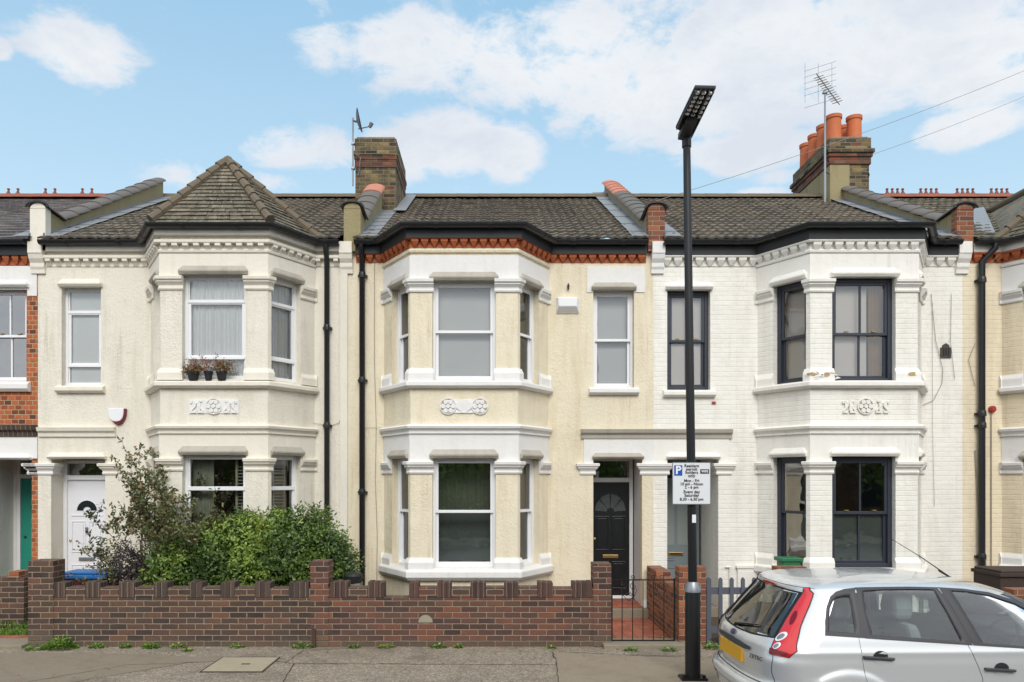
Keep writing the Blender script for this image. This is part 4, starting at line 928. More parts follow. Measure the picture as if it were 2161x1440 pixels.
m = MB(); m.box(dw[0] + .0, X(35, y0d), y0d, y0d + .08, .16, dw[3]); m.build('porch', M_w2, h0)
ep = [(xs, YF), (XP[0] - .1, YF)]; cornice(h0, ep, zf(560), zf(531), M_terra, M_terra, .15); gutter(h0, ep, Z_EAVE, M_blackplastic)
main_roof(h0, xs - 2.5, XP[0] - .04, M_slate, 8, rm=M_redridge, roll=False, fl=[X(p, YR) for p in (-60, -42, 18, 38, 96, 116, 174, 194)])
m = MB(); m.box(xs - .2, xs, YF, 20.5, 0, Z_EAVE); m.build('side_wall', M_orange, h0)

# ------------------------------------------------------------------ ground
GW = 40
def mat_ground():
    m = MT('worn_tarmac_pavement', .9); o = m.coord('Object')
    sp = m.ramp(m.n('ShaderNodeTexVoronoi', {'Vector': o, 'Scale': 60.0}).outputs['Color'], [(.2, (.09, .08, .065)), (.6, (.24, .205, .165)), (.9, (.50, .44, .36))])
    c = m.mix(.42, sp, m.ramp(m.noise(2.2, 7, .7), [(.3, C(128, 115, 96)), (.7, C(168, 151, 126))])); c = m.mix(m.ramp(m.noise(.9, 8, .75, None, .6), [(.5, (0, 0, 0)), (.62, (.6, .6, .6))]), c, C(104, 94, 80))
    c = m.mix(m.ramp(m.noise(11, 2, .5), [(.70, (0, 0, 0)), (.73, (.7, .7, .7))]), c, C(72, 64, 54)); m.base(c); m.bump(m.noise(90, 3), .006); m.bump(m.noise(3, 3), .02); return m.m
M_pave = mat_ground()
M_patch = mat_render('smooth_tarmac_patch', C(134, 122, 104), .006, 1.0, C(100, 90, 76))
M_patch2 = mat_render('light_tarmac_patch', C(146, 132, 112), .008, 1.0, C(108, 97, 80))
M_road = mat_render('road_asphalt', C(78, 77, 77), .004, .4, C(60, 58, 56))
M_kerb = mat_plain('granite_kerb', C(138, 132, 124), .8, 0, .2, 6, .003, 40)
M_earth = mat_plain('ground_earth', C(96, 92, 82), .95, 0, .2, .3)
YW = Z(0, 0) * 0 + 10.02; YK = 7.92; RZ = -.10
m = MB(); m.box(-400, 400, -400, 400, -.6, RZ - .02); o = m.build('ground', M_earth); o['kind'] = 'structure'
m = MB(); m.box(-60, 60, -3.2, YK, RZ - .02 + .001, RZ); o = m.build('road', M_road); o['kind'] = 'structure'
m = MB(); m.box(-60, 60, YK, YK + .14, -.3, -.002); o = m.build('kerb', M_kerb, bevel=.015); o['kind'] = 'structure'
m = MB(); m.box(-60, 60, YK + .14, YW + .25, -.3, 0); o = m.build('pavement', M_pave); o['kind'] = 'structure'
m = MB(); m.box(-60, 60, -3.34, -3.2, -.3, -.002); m.box(-60, 60, -5.6, -3.34, -.3, 0); o = m.build('pavement', M_patch2); o['kind'] = 'structure'
def ypy(py, z=0.0): return (CZ - z) * F / (py - VY)      # distance of a ground point seen at that height in the photograph
# repair patches and joints in the tarmac
def patch(pts, mat, name, z=.004, label=None):
    m = MB(); P = [(X(px, ypy(py)), ypy(py), z) for px, py in pts]; m.quad(*P); o = m.build(name, mat); o['kind'] = 'structure'; return o
patch([(-200, 1440), (-200, 1386), (60, 1377), (200, 1379), (315, 1382), (560, 1392), (400, 1399), (120, 1440)][::-1] if False else [(-260, 1500), (120, 1446), (400, 1399), (540, 1393), (315, 1382), (60, 1378), (-260, 1390)], M_patch, 'pavement')
patch([(1175, 1500), (1172, 1374), (1330, 1386), (1500, 1390), (1540, 1500)], M_patch2, 'pavement')
def crack(pts, w=.012):
    m = MB(); P = [Vector((X(px, ypy(py)), ypy(py), .006)) for px, py in pts]; R = random.Random(len(pts)); Q = []
    for a, b in zip(P, P[1:]):
        for k in range(8): t = k / 8; q = a.lerp(b, t); Q.append(q + Vector((R.uniform(-.012, .012), R.uniform(-.012, .012), 0)))
    Q.append(P[-1])
    for a, b in zip(Q, Q[1:]):
        t = (b - a).normalized(); n_ = Vector((-t.y, t.x, 0)) * w / 2 * R.uniform(.6, 1.4); m.quad(a - n_, b - n_, b + n_, a + n_)
    o = m.build('pavement_crack', MATS.get('tar_joint') or mat_plain('tar_joint', C(72, 66, 58), .9, 0, .2)); o['kind'] = 'structure'
crack([(620, 1401), (800, 1402), (1170, 1404)]); crack([(1166, 1376), (1174, 1400), (1178, 1450)]); crack([(560, 1392), (620, 1402), (590, 1450)], .01); crack([(760, 1368), (640, 1374), (600, 1400)], .008)
crack([(60, 1440), (270, 1404), (420, 1399)], .008); crack([(1180, 1376), (1330, 1384), (1480, 1386)])
y0, y1 = ypy(1419), ypy(1389); m = MB(); xa_, xb_ = X(425, y0), X(552, y0)
m.quad((xa_, y0, .009), (xb_, y0, .009), (xb_ + .0, y1, .009), (xa_, y1, .009)); cv = m.build('utility_cover', mat_render('pale_concrete_cover', C(164, 152, 128), .002, .7, C(120, 108, 88)))
tag(cv, 'pale rectangular concrete utility cover set in the pavement', 'utility cover')
m = MB(); cx_, cy_ = (xa_ + xb_) / 2, (y0 + y1) / 2
for a, b, c, d in ((xa_ - .015, xb_ + .015, y0 - .015, y0), (xa_ - .015, xb_ + .015, y1, y1 + .015), (xa_ - .015, xa_, y0, y1), (xb_, xb_ + .015, y0, y1)): m.box(a, b, c, d, .002, .011)
m.build('frame', MATS['tar_joint'], cv); m = MB(); m.box(cx_ + .0, cx_ + .10, cy_ - .02, cy_ + .02, .010, .013); m.build('lifting_slot', MATS['tar_joint'], cv)

# garden ground behind the walls
XG0, XG1 = X(1290, YW), X(1430, YW)
m = MB(); m.box(-60, XG0 - .1, YW + .25, 40, -.3, .03); m.box(XG0 - .1, XG1 + .2, 11.9, 40, -.3, .0); m.box(XG1 + .2, 60, YW + .25, 40, -.3, .03); o = m.build('garden_soil', M_soil); o['kind'] = 'structure'
m = MB(); m.box(XG0 - .1, XG1 + .2, YW + .25, 11.9, -.3, .035); o = m.build('tiled_path', M_redtile); o['kind'] = 'structure'
m = MB(); m.box(XG0 - .12, XG1 + .28, YW - .17, YW + .25, -.2, .06); o = m.build('gate_step', M_stone, bevel=.01); tag(o, 'worn stone step under the iron gate between the brick piers', 'step')
xl = X(60, YW)
m = MB(); m.box(-60, xl - .0, YW - .15, YW + .3, -.2, .05); o = m.build('gate_step', M_stone, bevel=.01); tag(o, 'worn stone threshold beside the dark brick pier at the left edge', 'step')
m = MB(); m.box(xl - 1.6, xl - .02, YW + .3, 13.0, -.2, .055); o = m.build('tiled_path', M_redtile); o['kind'] = 'structure'

# ---- low front walls: courses, merlons of bricks on end, piers
def front_wall(x0, x1, mat, msold, merlons, piers, label, hz, zt, extra=None, pm=None):
    y0, y1 = YW, YW + .215; zs = Z(1262, YW); root = MB(); root.box(x0, x1, y0, y1, -.1, zs)
    o = root.build('garden_wall', mat); tag(o, label, 'wall', 'low brick walls in front of the gardens')
    zb1, zb2 = Z(1241, YW), Z(1229, YW); R = random.Random(int(x1 * 10))
    m = MB(); xs = []; cur = x0
    for a, b in merlons: xs.append((cur, a, 0)); xs.append((a, b, 1)); cur = b
    if cur < x1 - .01: xs.append((cur, x1, 0))
    lo = MB(); hi = MB()
    for a, b, k in xs:
        if extra and abs((a + b) / 2 - extra) < .12 and not k: continue
        if k:
            n = max(1, round((b - a) / .072)); 
            hi.box(a + .002, b - .002, y0 + .008, y1 - .006, zs + .001, zb2 - .012)
            for i in range(n):
                q0, q1 = a + (b - a) * i / n, a + (b - a) * (i + 1) / n; hi.box(q0 + .003, q1 - .003, y0 + R.uniform(-.004, .003), y1, zs + .002, zb2 + R.uniform(-.006, .004))
        elif b - a > .02: lo.box(a, b, y0 + .003, y1 - .002, zs + .002, zb1 + R.uniform(-.008, .008))
    hi.build('merlon_bricks', msold, o, bevel=.006); lo.build('coping_bricks', mat, o, bevel=.004)
    m = MB(); m.box(x0 + .005, x1 - .005, y0 + .012, y1 - .012, zs - .01, zb1 - .012); m.build('mortar', M_stone, o) if not extra else None
    for a, b, zt_ in piers: m = MB(); m.box(a, b, y0 - .012, y1 + .06, -.1, zt_); m.build('pier', pm or mat, o, bevel=.006)
    return o
c2 = lambda *q: [(X(a / 2.322, YW), X(b / 2.322, YW)) for a, b in q]
c4 = lambda *q: [(X(700 + a / 2.118, YW), X(700 + b / 2.118, YW)) for a, b in q]
xm = X(655, YW)
wa = front_wall(X(62, YW), xm, M_wallA, M_soldA, c2((222, 320), (415, 490), (580, 660), (755, 820), (930, 990), (1080, 1150), (1250, 1325), (1415, 1515)), [(X(60, YW), X(113, YW), Z(1184, YW))],
   'dark brown castellated brick wall in front of the bushes', 0, 0)
wb = front_wall(xm, X(1290, YW), M_wallB, M_soldB, c2((1615, 1705)) + c4((160, 235), (345, 390), (470, 535), (620, 690), (770, 835), (920, 990), (1075, 1165)), [(xm, X(693, YW), Z(1185, YW)), (X(1252, YW), X(1290, YW), Z(1190, YW))],
   'reddish castellated brick wall in front of the yellow cream house', 0, 0, extra=X(700 + 328 / 2.118, YW))
m = MB(); k = 14; px, pz = X(898, YW), Z(1314, YW); m.prism([(px + .095 * cos(pi * i / k), pz + .10 * sin(pi * i / k)) for i in range(k + 1)], YW - .004, YW + .01); m.build('cement_patch', mat_render('grey_cement_patch', C(150, 142, 124), .003, .5), wb)
m = MB(); m.tube([(X(664, YW), YW - .03, .0), (X(663, YW), YW - .03, .24)], .028, 8); o = m.build('pipe_stub', mat_plain('rusty_iron', C(84, 58, 50), .8, 0, .2)); tag(o, 'short rusty iron stub standing against the foot of the brick wall', 'pipe')
# wall of the next garden on the left, running back
m = MB(); m.box(X(-30, YW + .8), X(55, YW + .8), YW + .75, YW + .97, -.1, Z(1219, YW + .8)); o = m.build('garden_wall', M_wallA); m = MB(); m.box(X(22, YW + .8), X(45, YW + .8), YW + .74, YW + .98, Z(1219, YW + .8), Z(1206, YW + .8)); m.build('loose_brick', M_pier, o)
# this wall is seen running away from the gate at the left edge
tag(o, 'dark brick wall with a loose orange brick on top at the left edge', 'wall', 'low brick walls in front of the gardens')
# dividing wall between the two paths, stepped down
xd = X(1428, YW) - .0
m = MB(); m.box(xd, xd + .215, YW + .22, 11.3, -.1, Z(1222, 11.0)); m.box(xd, xd + .215, 11.3, 12.0, -.1, Z(1200, 11.6)); m.box(xd, xd + .215, YW + .22, 10.7, Z(1222, 11.0) - .002, Z(1222, 11.0)+.0) if False else None
o = m.build('path_wall', M_pier, bevel=.006); tag(o, 'orange and mossy brick wall running back between the two front doors', 'wall')
m = MB(); m.box(xd + .03, X(1490, YW), YW, YW + .22, -.1, Z(1197, YW)); o = m.build('gate_pier', M_pier, bevel=.006); tag(o, 'square warm red brick pier right behind the lamp post', 'pier')

# ---- wrought iron gate
g = thing('iron_gate', ((XG0 + XG1) / 2, YW + .05, .06), 'black wrought iron gate with scrolls between the brick piers', 'gate'); gy = YW + .06
def yb(n): return n
gt = Z(1224, gy); gm = Z(1262, gy); gb = Z(1355, gy) + .02; ga, gz = XG0 + .015, XG1 - .03
m = MB()
for z in (gt, gb): m.bar((ga, gy, z), (gz, gy, z), .012, .016)
for x in (ga, gz): m.bar((x, gy, gb - .02), (x, gy, gt + .02), .022, .022)
m.build('frame', M_black, g)
nb = 5
for i in range(1, nb + 1):
    x = ga + (gz - ga) * i / (nb + 1) ; m = MB(); m.bar((x, gy, gb), (x, gy, gm if i in (1, 2, 4, 5) and False else gt), .011, .011); m.build('bar', M_black, g)
def spiral(m, c, r, a0, turns, sgn=1, th=.0045):
    pts = [(c[0] + sgn * r * (1 - t * .8) * cos(a0 + turns * 2 * pi * t), gy - .008, c[1] + r * (1 - t * .8) * sin(a0 + turns * 2 * pi * t)) for t in [k / 22 for k in range(23)]]; m.tube(pts, th, 5)
for kx in range(2):
    m = MB(); c = ga + (gz - ga) * (.27 + .46 * kx)
    for s in (-1, 1):
        spiral(m, (c + s * .065, gt - .085), .05, pi / 2, 1.3, s); spiral(m, (c + s * .05, gt + .035), .036, -pi / 2, 1.2, s)
        m.tube([(c + s * .11, gy - .008, gt - .12), (c + s * .08, gy - .008, gt - .2), (c, gy - .008, gm - .04)], .0045, 5); spiral(m, (c + s * .03, gt - .19), .026, pi / 2, 1.2, s)
    m.build('scrollwork', M_black, g)

# ---- picket fence of the white house
pf = thing('picket_fence', (X(1560, YW), YW + .1, .03), 'blue grey wooden picket fence behind the silver car', 'fence'); yf = YW + .10; M_pick = mat_plain('blue_grey_fence_paint', C(88, 92, 104), .6, 0, .12)
m = MB(); 
for z in (Z(1248, yf), Z(1330, yf)): m.box(X(1492, yf), X(2000, yf), yf + .02, yf + .05, z - .045, z + .045)
m.build('rail', M_pick, pf)
x = X(1491, yf); i = 0
while x < X(2000, yf):
    w = .05 if i else .062; m = MB(); zt = Z(1219, yf); m.prism([(x, 0), (x + w, 0), (x + w, zt - .03), (x + w * .75, zt - .006), (x + w / 2, zt), (x + w * .25, zt - .006), (x, zt - .03)], yf - .005, yf + .018); m.build('picket', M_pick, pf); x += .148 * (1 if i else 1.1); i += 1
# low brick wall and boxes by the bay of the white house
m = MB(); m.box(X(1636, 10.9), X(1700, 10.9), 10.85, 11.05, 0, Z(1196, 10.9)); o = m.build('planter_wall', M_pier, bevel=.005); tag(o, 'short orange brick planter wall behind the roof of the silver car', 'wall')
m = MB(); yy = 11.12; m.box(X(1652, yy), X(1690, yy), yy, yy + .25, Z(1205, yy), Z(1186, yy)); b = m.build('recycling_box', mat_plain('green_plastic', C(34, 112, 72), .5, 0, .1), bevel=.015); m = MB(); m.box(X(1647, yy), X(1695, yy), yy - .02, yy + .27, Z(1186, yy), Z(1178, yy)); m.build('lid', MATS['green_plastic'], b, bevel=.01)
tag(b, 'green plastic recycling box below the bay window of the white house', 'box')
m = MB(); m.box(X(1640, yy + .1), X(1700, yy + .1), yy, yy + .25, 0, Z(1206, yy)); o = m.build('box_plinth', M_stone); tag(o, 'stone plinth carrying the green box', 'plinth')
# electric meter cupboard on the white wall
yy = YF - .02; m = MB(); m.box(X(1556, yy), X(1604, yy), YF - .05, YF, .1, Z(1199, yy)); b = m.build('meter_cupboard', M_w3, bevel=.006); m = MB(); m.box(X(1553, yy), X(1607, yy), YF - .065, YF, Z(1199, yy), Z(1194, yy)); m.build('lid', M_w3, b); m = MB(); m.box(X(1560, yy), X(1600, yy), YF - .056, YF - .05, .2, Z(1206, yy)); m.build('door', M_w3, b); tag(b, 'white meter cupboard low on the white painted brick wall', 'cupboard')
m = MB(); yy = YF - .03; m.tube([(X(1531, yy), YF - .03, Z(1197, yy)), (X(1541, yy), YF - .03, Z(1197, yy)), (X(1541, yy), YF - .03, .0)], .018, 6); o = m.build('waste_pipe', M_w3); tag(o, 'thin white waste pipe on the wall beside the meter cupboard', 'pipe')
# brown bin at the right edge
yy = 10.6; bx0, bx1 = X(2108, yy), X(2230, yy); M_bin = mat_plain('brown_rattan_box', C(70, 54, 46), .7, 0, .3, 20, .004, 30)
m = MB(); m.box(bx0 + .02, bx1, yy, yy + .6, .03, Z(1218, yy)); b = m.build('storage_box', M_bin, bevel=.01); m = MB(); m.box(bx0, bx1 + .02, yy - .03, yy + .63, Z(1218, yy), Z(1210, yy)); m.box(bx0 + .03, bx1 - .02, yy, yy + .6, Z(1210, yy), Z(1205, yy)); m.build('lid', M_bin, b, bevel=.008); tag(b, 'dark brown garden storage box in front of the cream brick house at the right edge', 'storage box')
m = MB(); m.box(X(2110, 10.3), X(2400, 10.3), YW + .0, YW + .22, -.1, Z(1245, YW)); o = m.build('garden_wall', M_pier); tag(o, 'orange brick garden wall below the brown storage box', 'wall', 'low brick walls in front of the gardens')

# ---- wall-mounted boxes, bells, cables
def alarm(px0, px1, py0, py1):
    y = YF - .0; m = MB(); x0, x1, z0, z1 = X(px0, y), X(px1, y), Z(py1, y), Z(py0, y)
    m.add([(x0, YF, z0), (x1, YF, z0), (x1, YF, z1), (x0, YF, z1), (x0 + .04, YF - .09, z0 + .09), (x1 - .05, YF - .09, z0 + .09), (x1 - .03, YF - .09, z1 - .02), (x0 + .03, YF - .09, z1 - .02)], [(4, 5, 6, 7), (0, 1, 5, 4), (1, 2, 6, 5), (2, 3, 7, 6), (3, 0, 4, 7)])
    b = m.build('alarm_box', M_upvc, bevel=.008); m = MB(); m.box(x0 + .01, x1 - .01, YF - .012, YF - .001, z0 - .012, z0 + .02); m.build('base', M_hood, b); return b
tag(alarm(1173, 1222, 628, 661), 'white angular alarm box on the yellow cream wall between bay and small window', 'alarm box')
m = MB(); m.tube([(X(1199, YF), YF - .0, zf(604)), (X(1199, YF), YF - .06, zf(606))], .02, 8); m.box(X(1199, YF) - .012, X(1199, YF) + .012, YF - .05, YF - .02, zf(612), zf(600)); o = m.build('pipe_outlet', MATS['rusty_iron']); tag(o, 'small rusty pipe outlet above the white alarm box', 'pipe')
# shield-shaped bell
xb_, zb_ = X(251, YF), zf(880); w_ = .135
def shield(sc, z0c): return [(xb_ + w_ * sc * a, zb_ + .135 * sc * b) for a, b in ((-1, .95), (-.95, .2), (-.75, -.35), (-.4, -.8), (0, -1), (.4, -.8), (.75, -.35), (.95, .2), (1, .95))]
m = MB(); m.prism(shield(1, 0), YF - .045, YF); b = m.build('alarm_bell', mat_plain('maroon_plastic', C(112, 30, 44), .4, 0, .05), bevel=.01)
m = MB(); pts = [(xb_ + w_ * a - .005, zb_ + .135 * bb) for a, bb in ((-1.02, 1.0), (-1.0, .3), (-.85, -.2), (-.55, -.5), (-.1, -.6), (.35, -.5), (.62, -.2), (.75, .3), (.78, 1.0))]; m.prism(pts, YF - .06, YF - .02); m.build('cover', M_upvc, b, bevel=.01); tag(b, 'shield shaped alarm bell, white with a maroon edge, on the greyish cream house', 'alarm bell')
def cable(pts, r, label, cat='cable', y=YF - .02, mat=None):
    m = MB(); m.tube([(X(px, y), y, Z(py, y)) for px, py in pts], r * .7, 5); o = m.build('cable', mat or M_fasciab); tag(o, label, cat); return o
M_cabg = mat_plain('old_cable', C(150, 142, 128), .7, 0, .1)
cable([(790, 530), (790, 760), (794, 900), (792, 1010), (796, 1130), (795, 1240)], .006, 'thin grey cable running down the yellow cream wall beside the black downpipe', mat=M_cabg)
cable([(727, 540), (728, 800), (730, 960), (728, 1200)], .006, 'thin pale cable down the joint between the greyish cream and yellow cream houses', mat=M_cabg)
cable([(655, 893), (700, 898), (715, 893), (727, 868)], .005, 'short looping cable beside the downpipe of the greyish cream house', mat=M_cabg)
cable([(770, 903), (796, 903)], .004, 'short horizontal cable from the black downpipe', mat=M_cabg)
cable([(1965, 620), (1975, 720), (1990, 780), (1988, 810), (1970, 845), (1948, 855)], .006, 'grey cable looping down the white brick wall to the bay sill', mat=M_cabg)
cable([(2008, 620), (2006, 720), (2015, 800)], .005, 'thin grey cable beside the dark air brick of the white house', mat=M_cabg)
cable([(1968, 640), (1968, 900), (1972, 1070)], .004, 'long hairline cable down the white brick wall', mat=M_cabg)
cable([(2058, 725), (2044, 760), (2058, 815)], .006, 'looped cable bulging left of the black downpipe at the right', mat=M_cabg)
cable([(2058, 950), (2064, 1090), (2078, 1160), (2084, 1230)], .01, 'grey conduit crossing the lower end of the right downpipe', mat=M_cabg)
o = cable([(2092, 870), (2092, 1200)], .011, 'straight grey conduit below the red box on the cream brick house', 'conduit', mat=M_cabg)
m = MB(); x, z = X(2092, YF), zf(864); m.prism([(x + .055 * cos(pi / 8 + pi / 4 * k), z + .055 * sin(pi / 8 + pi / 4 * k)) for k in range(8)], YF - .05, YF); m.box(x - .03, x + .03, YF - .062, YF - .05, z - .03, z + .03); o = m.build('junction_box', mat_plain('red_plastic', C(170, 50, 40), .5, 0, .1), bevel=.004); tag(o, 'small red junction box on the cream brick house', 'junction box')
# ornamental air brick
x, z = X(1995, YF), zf(741); m = MB(); m.prism([(x - .085, z - .11), (x + .085, z - .11), (x + .085, z + .05), (x + .055, z + .06), (x + .05, z + .09), (x, z + .12), (x - .05, z + .09), (x - .055, z + .06), (x - .085, z + .05)], YF - .02, YF); o = m.build('air_vent', mat_plain('grimy_iron_vent', C(84, 80, 74), .8, 0, .3, 30, .004, 50))
for i in range(3):
    m = MB(); m.box(x - .05 + i * .04, x - .03 + i * .04, YF - .026, YF - .019, z - .08, z + .04); m.build('slot', M_black, o)
tag(o, 'dark ornamental air vent high on the white painted brick wall', 'air vent')
m = MB(); m.box(X(1502, YF), X(1510, YF), YF - .02, YF, zf(853), zf(848)); o = m.build('wall_plug', MATS['red_plastic']); tag(o, 'tiny red cap on the white wall below the narrow sash window', 'cap')
# overhead wires from the house fronts
for A, B, sag, lab in (((X(1385, 13.2), 13.2, Z(424, 13.2)), (X(2300, 17), 17, Z(90, 17)), .15, 'thin black overhead wire crossing the sky behind the chimney pots'), ((X(1842, 16.4), 16.4, Z(326, 16.4)), (X(2300, 22), 22, Z(140, 22)), .1, 'thin overhead wire leaving the right side of the big chimney'), ((X(2075, 12.0), 12, Z(570, 12)), (X(2300, 12.0), 12.0, Z(330, 12)), .05, 'thin overhead wire above the gutter at the right edge')):
    m = MB(); a = Vector(A); b = Vector(B); m.tube([a.lerp(b, t) - Vector((0, 0, sag * 4 * t * (1 - t))) for t in [k / 14 for k in range(15)]], .0045, 4); o = m.build('overhead_wire', M_cabg); tag(o, lab, 'wire')
# ---- satellite dish and its mast on the left chimney
yy = 15.5 * .94; s = thing('satellite_dish', (X(746, yy), yy - .05, Z(390, yy)), 'grey satellite dish on a thin mast beside the brick chimney', 'satellite dish')
mx = X(746, yy); m = MB(); m.tube([(mx, yy - .06, Z(395, yy)), (mx, yy - .06, Z(252, yy))], .016, 8); m.build('mast', M_steel, s)
m = MB(); q = X(762, yy)
for z0 in (325, 360): m.tube([(mx, yy - .06, Z(z0, yy)), (q, yy - .06, Z((z0 + 342) / 2 + 2, yy)), (q - .05, yy - .02, Z(372, yy))], .007, 5)
m.box(mx - .03, mx + .03, yy - .09, yy - .0, Z(308, yy), Z(304, yy)); m.box(mx - .03, mx + .03, yy - .09, yy - .0, Z(360, yy), Z(356, yy)); m.build('bracket', M_steel, s)
m = MB(); c = Vector((X(755, yy), yy - .06, Z(258, yy))); ax = Vector((.97, .06, .20)).normalized(); u = ax.cross(Vector((0, 1, 0))).normalized(); v = ax.cross(u)
b0 = len(m.v); rings = 7; seg = 22
for side in (0, 1):
    for i in range(rings + 1):
        r = .23 * i / rings; d = .055 * (i / rings) ** 2 - .012 * side
        for k in range(seg): a = 2 * pi * k / seg; m.v.append(tuple(c + u * r * cos(a) * 1.0 + v * r * sin(a) * .9 + ax * d))
    for i in range(rings):
        for k in range(seg): o_ = b0 + side * (rings + 1) * seg; m.f.append((o_ + i * seg + k, o_ + i * seg + (k + 1) % seg, o_ + (i + 1) * seg + (k + 1) % seg, o_ + (i + 1) * seg + k))
m.build('dish', mat_plain('grey_dish_paint', C(110, 112, 116), .5, .2, .1), s, smooth='all')
m = MB(); e = Vector((X(783, yy), yy - .1, Z(272, yy))); m.tube([c + Vector((.02, 0, -.16)), e], .010, 6); m.tube([Vector((mx, yy - .06, Z(258, yy))), c + Vector((.0, 0, -.02))], .022, 6); m.build('arm', M_steel, s)
m = MB(); m.tube([e + Vector((-.01, 0, -.02)), e + Vector((.03, 0, .06))], [.03, .04], 10); m.build('receiver_head', MATS['grey_dish_paint'], s)
# ---- television aerial on the right chimney
yy = 16.97 * .94 - .1; s = thing('television_aerial', (X(1741, yy), yy, Z(430, yy)), 'tall television aerial with a wire grid reflector beside the orange chimney pots', 'aerial')
mx = X(1741, yy); M_alu = mat_plain('dull_aluminium', C(150, 152, 156), .4, .6, .05)
m = MB(); m.tube([(mx, yy, Z(432, yy)), (mx, yy, Z(190, yy))], [.026, .018], 8); m.build('mast', M_alu, s)
m = MB(); m.tube([(mx, yy - .0, Z(335, yy)), (mx + .12, yy + .12, Z(335, yy))], .012, 6); m.tube([(mx, yy - .0, Z(362, yy)), (mx + .12, yy + .12, Z(362, yy))], .012, 6); m.build('bracket', MATS['rusty_iron'], s)
b0 = Vector((X(1727, yy), yy + .1, Z(150, yy))); b1 = Vector((X(1768, yy - .55), yy - .55, Z(217, yy - .55))); m = MB(); m.tube([b0, b1], .010, 6); m.box(mx - .045, mx + .045, yy - .03, yy + .03, Z(198, yy), Z(194, yy)); m.build('boom', M_alu, s)
tdir = (b1 - b0).normalized(); side = tdir.cross(Vector((0, 0, 1))).normalized(); upv = side.cross(tdir)
m = MB()
for k in range(13):
    t = .12 + .86 * k / 12; p = b0.lerp(b1, t)
    for s1 in (-1, 1): m.tube([p, p + side * .085 + upv * s1 * .045], .009, 4); m.tube([p, p - side * .085 + upv * s1 * .045], .009, 4)
m.build('director', M_cabg, s)
m = MB(); M_wire = mat_plain('thin_bright_wire', C(186, 188, 192), .5, .3, .05); rx0, rx1 = X(1703, yy), X(1760, yy)
for k in range(7):
    z0 = Z(140 + 13 * k, yy); m.tube([(rx0, yy + .15, z0 - .03), (rx1, yy - .1, z0 + .05)], .0045, 4) if k not in (5,) else None
for x in (rx0 + .0, X(1731, yy), rx1): m.tube([(x, yy + .1, Z(128, yy)), (x, yy + .1, Z(212 if x < rx1 else 180, yy))], .006, 4)
m.build('reflector', M_wire, s)

# ---- lamp post with LED head, parking sign
YL = 8.40; lx = X(1462, YL)
L = thing('street_lamp', (lx, YL, 0), 'tall black street lamp with a flat LED panel head', 'street lamp')
lt = Z(288, YL); zc = Z(1247, YL); m = MB(); lean = X(1449, YL) - lx
m.lathe([(.083, .0), (.083, zc - .02), (.080, zc), (.062, zc + .03)], (lx, YL, 0), 24); m.build('base_column', M_black, L, smooth=True)
m = MB(); m.lathe([(.088, zc - .01), (.084, zc + .04), (.058, zc + .10), (.05, zc + .10)], (lx, YL, 0), 24); m.build('collar', M_steel, L, smooth=True)
m = MB(); m.tube([(lx, YL, zc), (lx + lean * .5, YL, zc + (lt - zc) * .5), (lx + lean, YL, lt)], [.050, .046, .040], 16); m.build('shaft', M_black, L, smooth=True)
m = MB(); m.box(lx - .14, lx + .14, YL - .10, YL + .1, 0.001, .03); 
for s1 in (-1, 1): m.lathe([(.018, .03), (.018, .06), (0, .06)], (lx + s1 * .11, YL - .06, 0), 6)
m.build('base_plate', M_black, L)
m = MB(); m.box(lx - .02, lx + .022, YL - .052, YL - .04, Z(1103, YL), Z(1086, YL)); m.build('label_plate', M_upvc, L)
# head: a flat panel seen from below, tilted up towards the right and the street
hc = Vector((X(1449, YL), YL, lt)); ea = Vector((X(1423, YL), YL - .05, Z(276, YL))); eb = Vector((X(1465, YL), YL + .10, Z(283, YL)))
f1 = Vector((X(1466, 7.6), 7.6, Z(186, 7.6))); f2 = Vector((X(1511, 7.75), 7.75, Z(187, 7.75)))
q = [ea, eb, f2, f1]; nrm = (eb - ea).cross(f1 - ea).normalized(); nrm = nrm if nrm.z > 0 else -nrm
m = MB(); th = nrm * .035; m.add([*q, *[p + th for p in q]], [(0, 1, 2, 3), (4, 7, 6, 5), (0, 4, 5, 1), (1, 5, 6, 2), (2, 6, 7, 3), (3, 7, 4, 0)]); hd = m.build('lamp_head', mat_plain('dark_grey_lamp_casting', C(58, 58, 60), .5, .3, .1), L, bevel=.008)
bil = lambda u, v: ea.lerp(eb, u).lerp(f1.lerp(f2, u), v)
m = MB()
for k in range(5):
    u = .06 + .22 * k; m.bar(bil(u, .03) - nrm * .012, bil(u, .97) - nrm * .012, .012, .02, up=nrm)
m.bar(bil(.5, .0) - nrm * .05, bil(.5, .42) - nrm * .03, .12, .07, up=nrm); m.build('heat_fin', MATS['dark_grey_lamp_casting'], hd)
M_led = mat_plain('led_lens', C(236, 238, 236), .4, 0, .0)
for i in range(3):
    for j in range(6):
        p = bil(.2 + .3 * i, .45 + .095 * j) - nrm * .006; m = MB(); m.lathe([(.026, 0), (.022, .014), (0, .018)], (0, 0, 0), 8); Rq = Vector((0, 0, 1)).rotation_difference(-nrm); m.v = [tuple(p + Rq @ Vector(v)) for v in m.v]; m.build('led_lens', M_led, hd)
m = MB(); m.tube([hc - Vector((0, 0, .12)), hc + Vector((0, 0, .05)), bil(.5, .12) - nrm * .02], [.052, .052, .04], 12); m.build('bracket', M_black, hd)
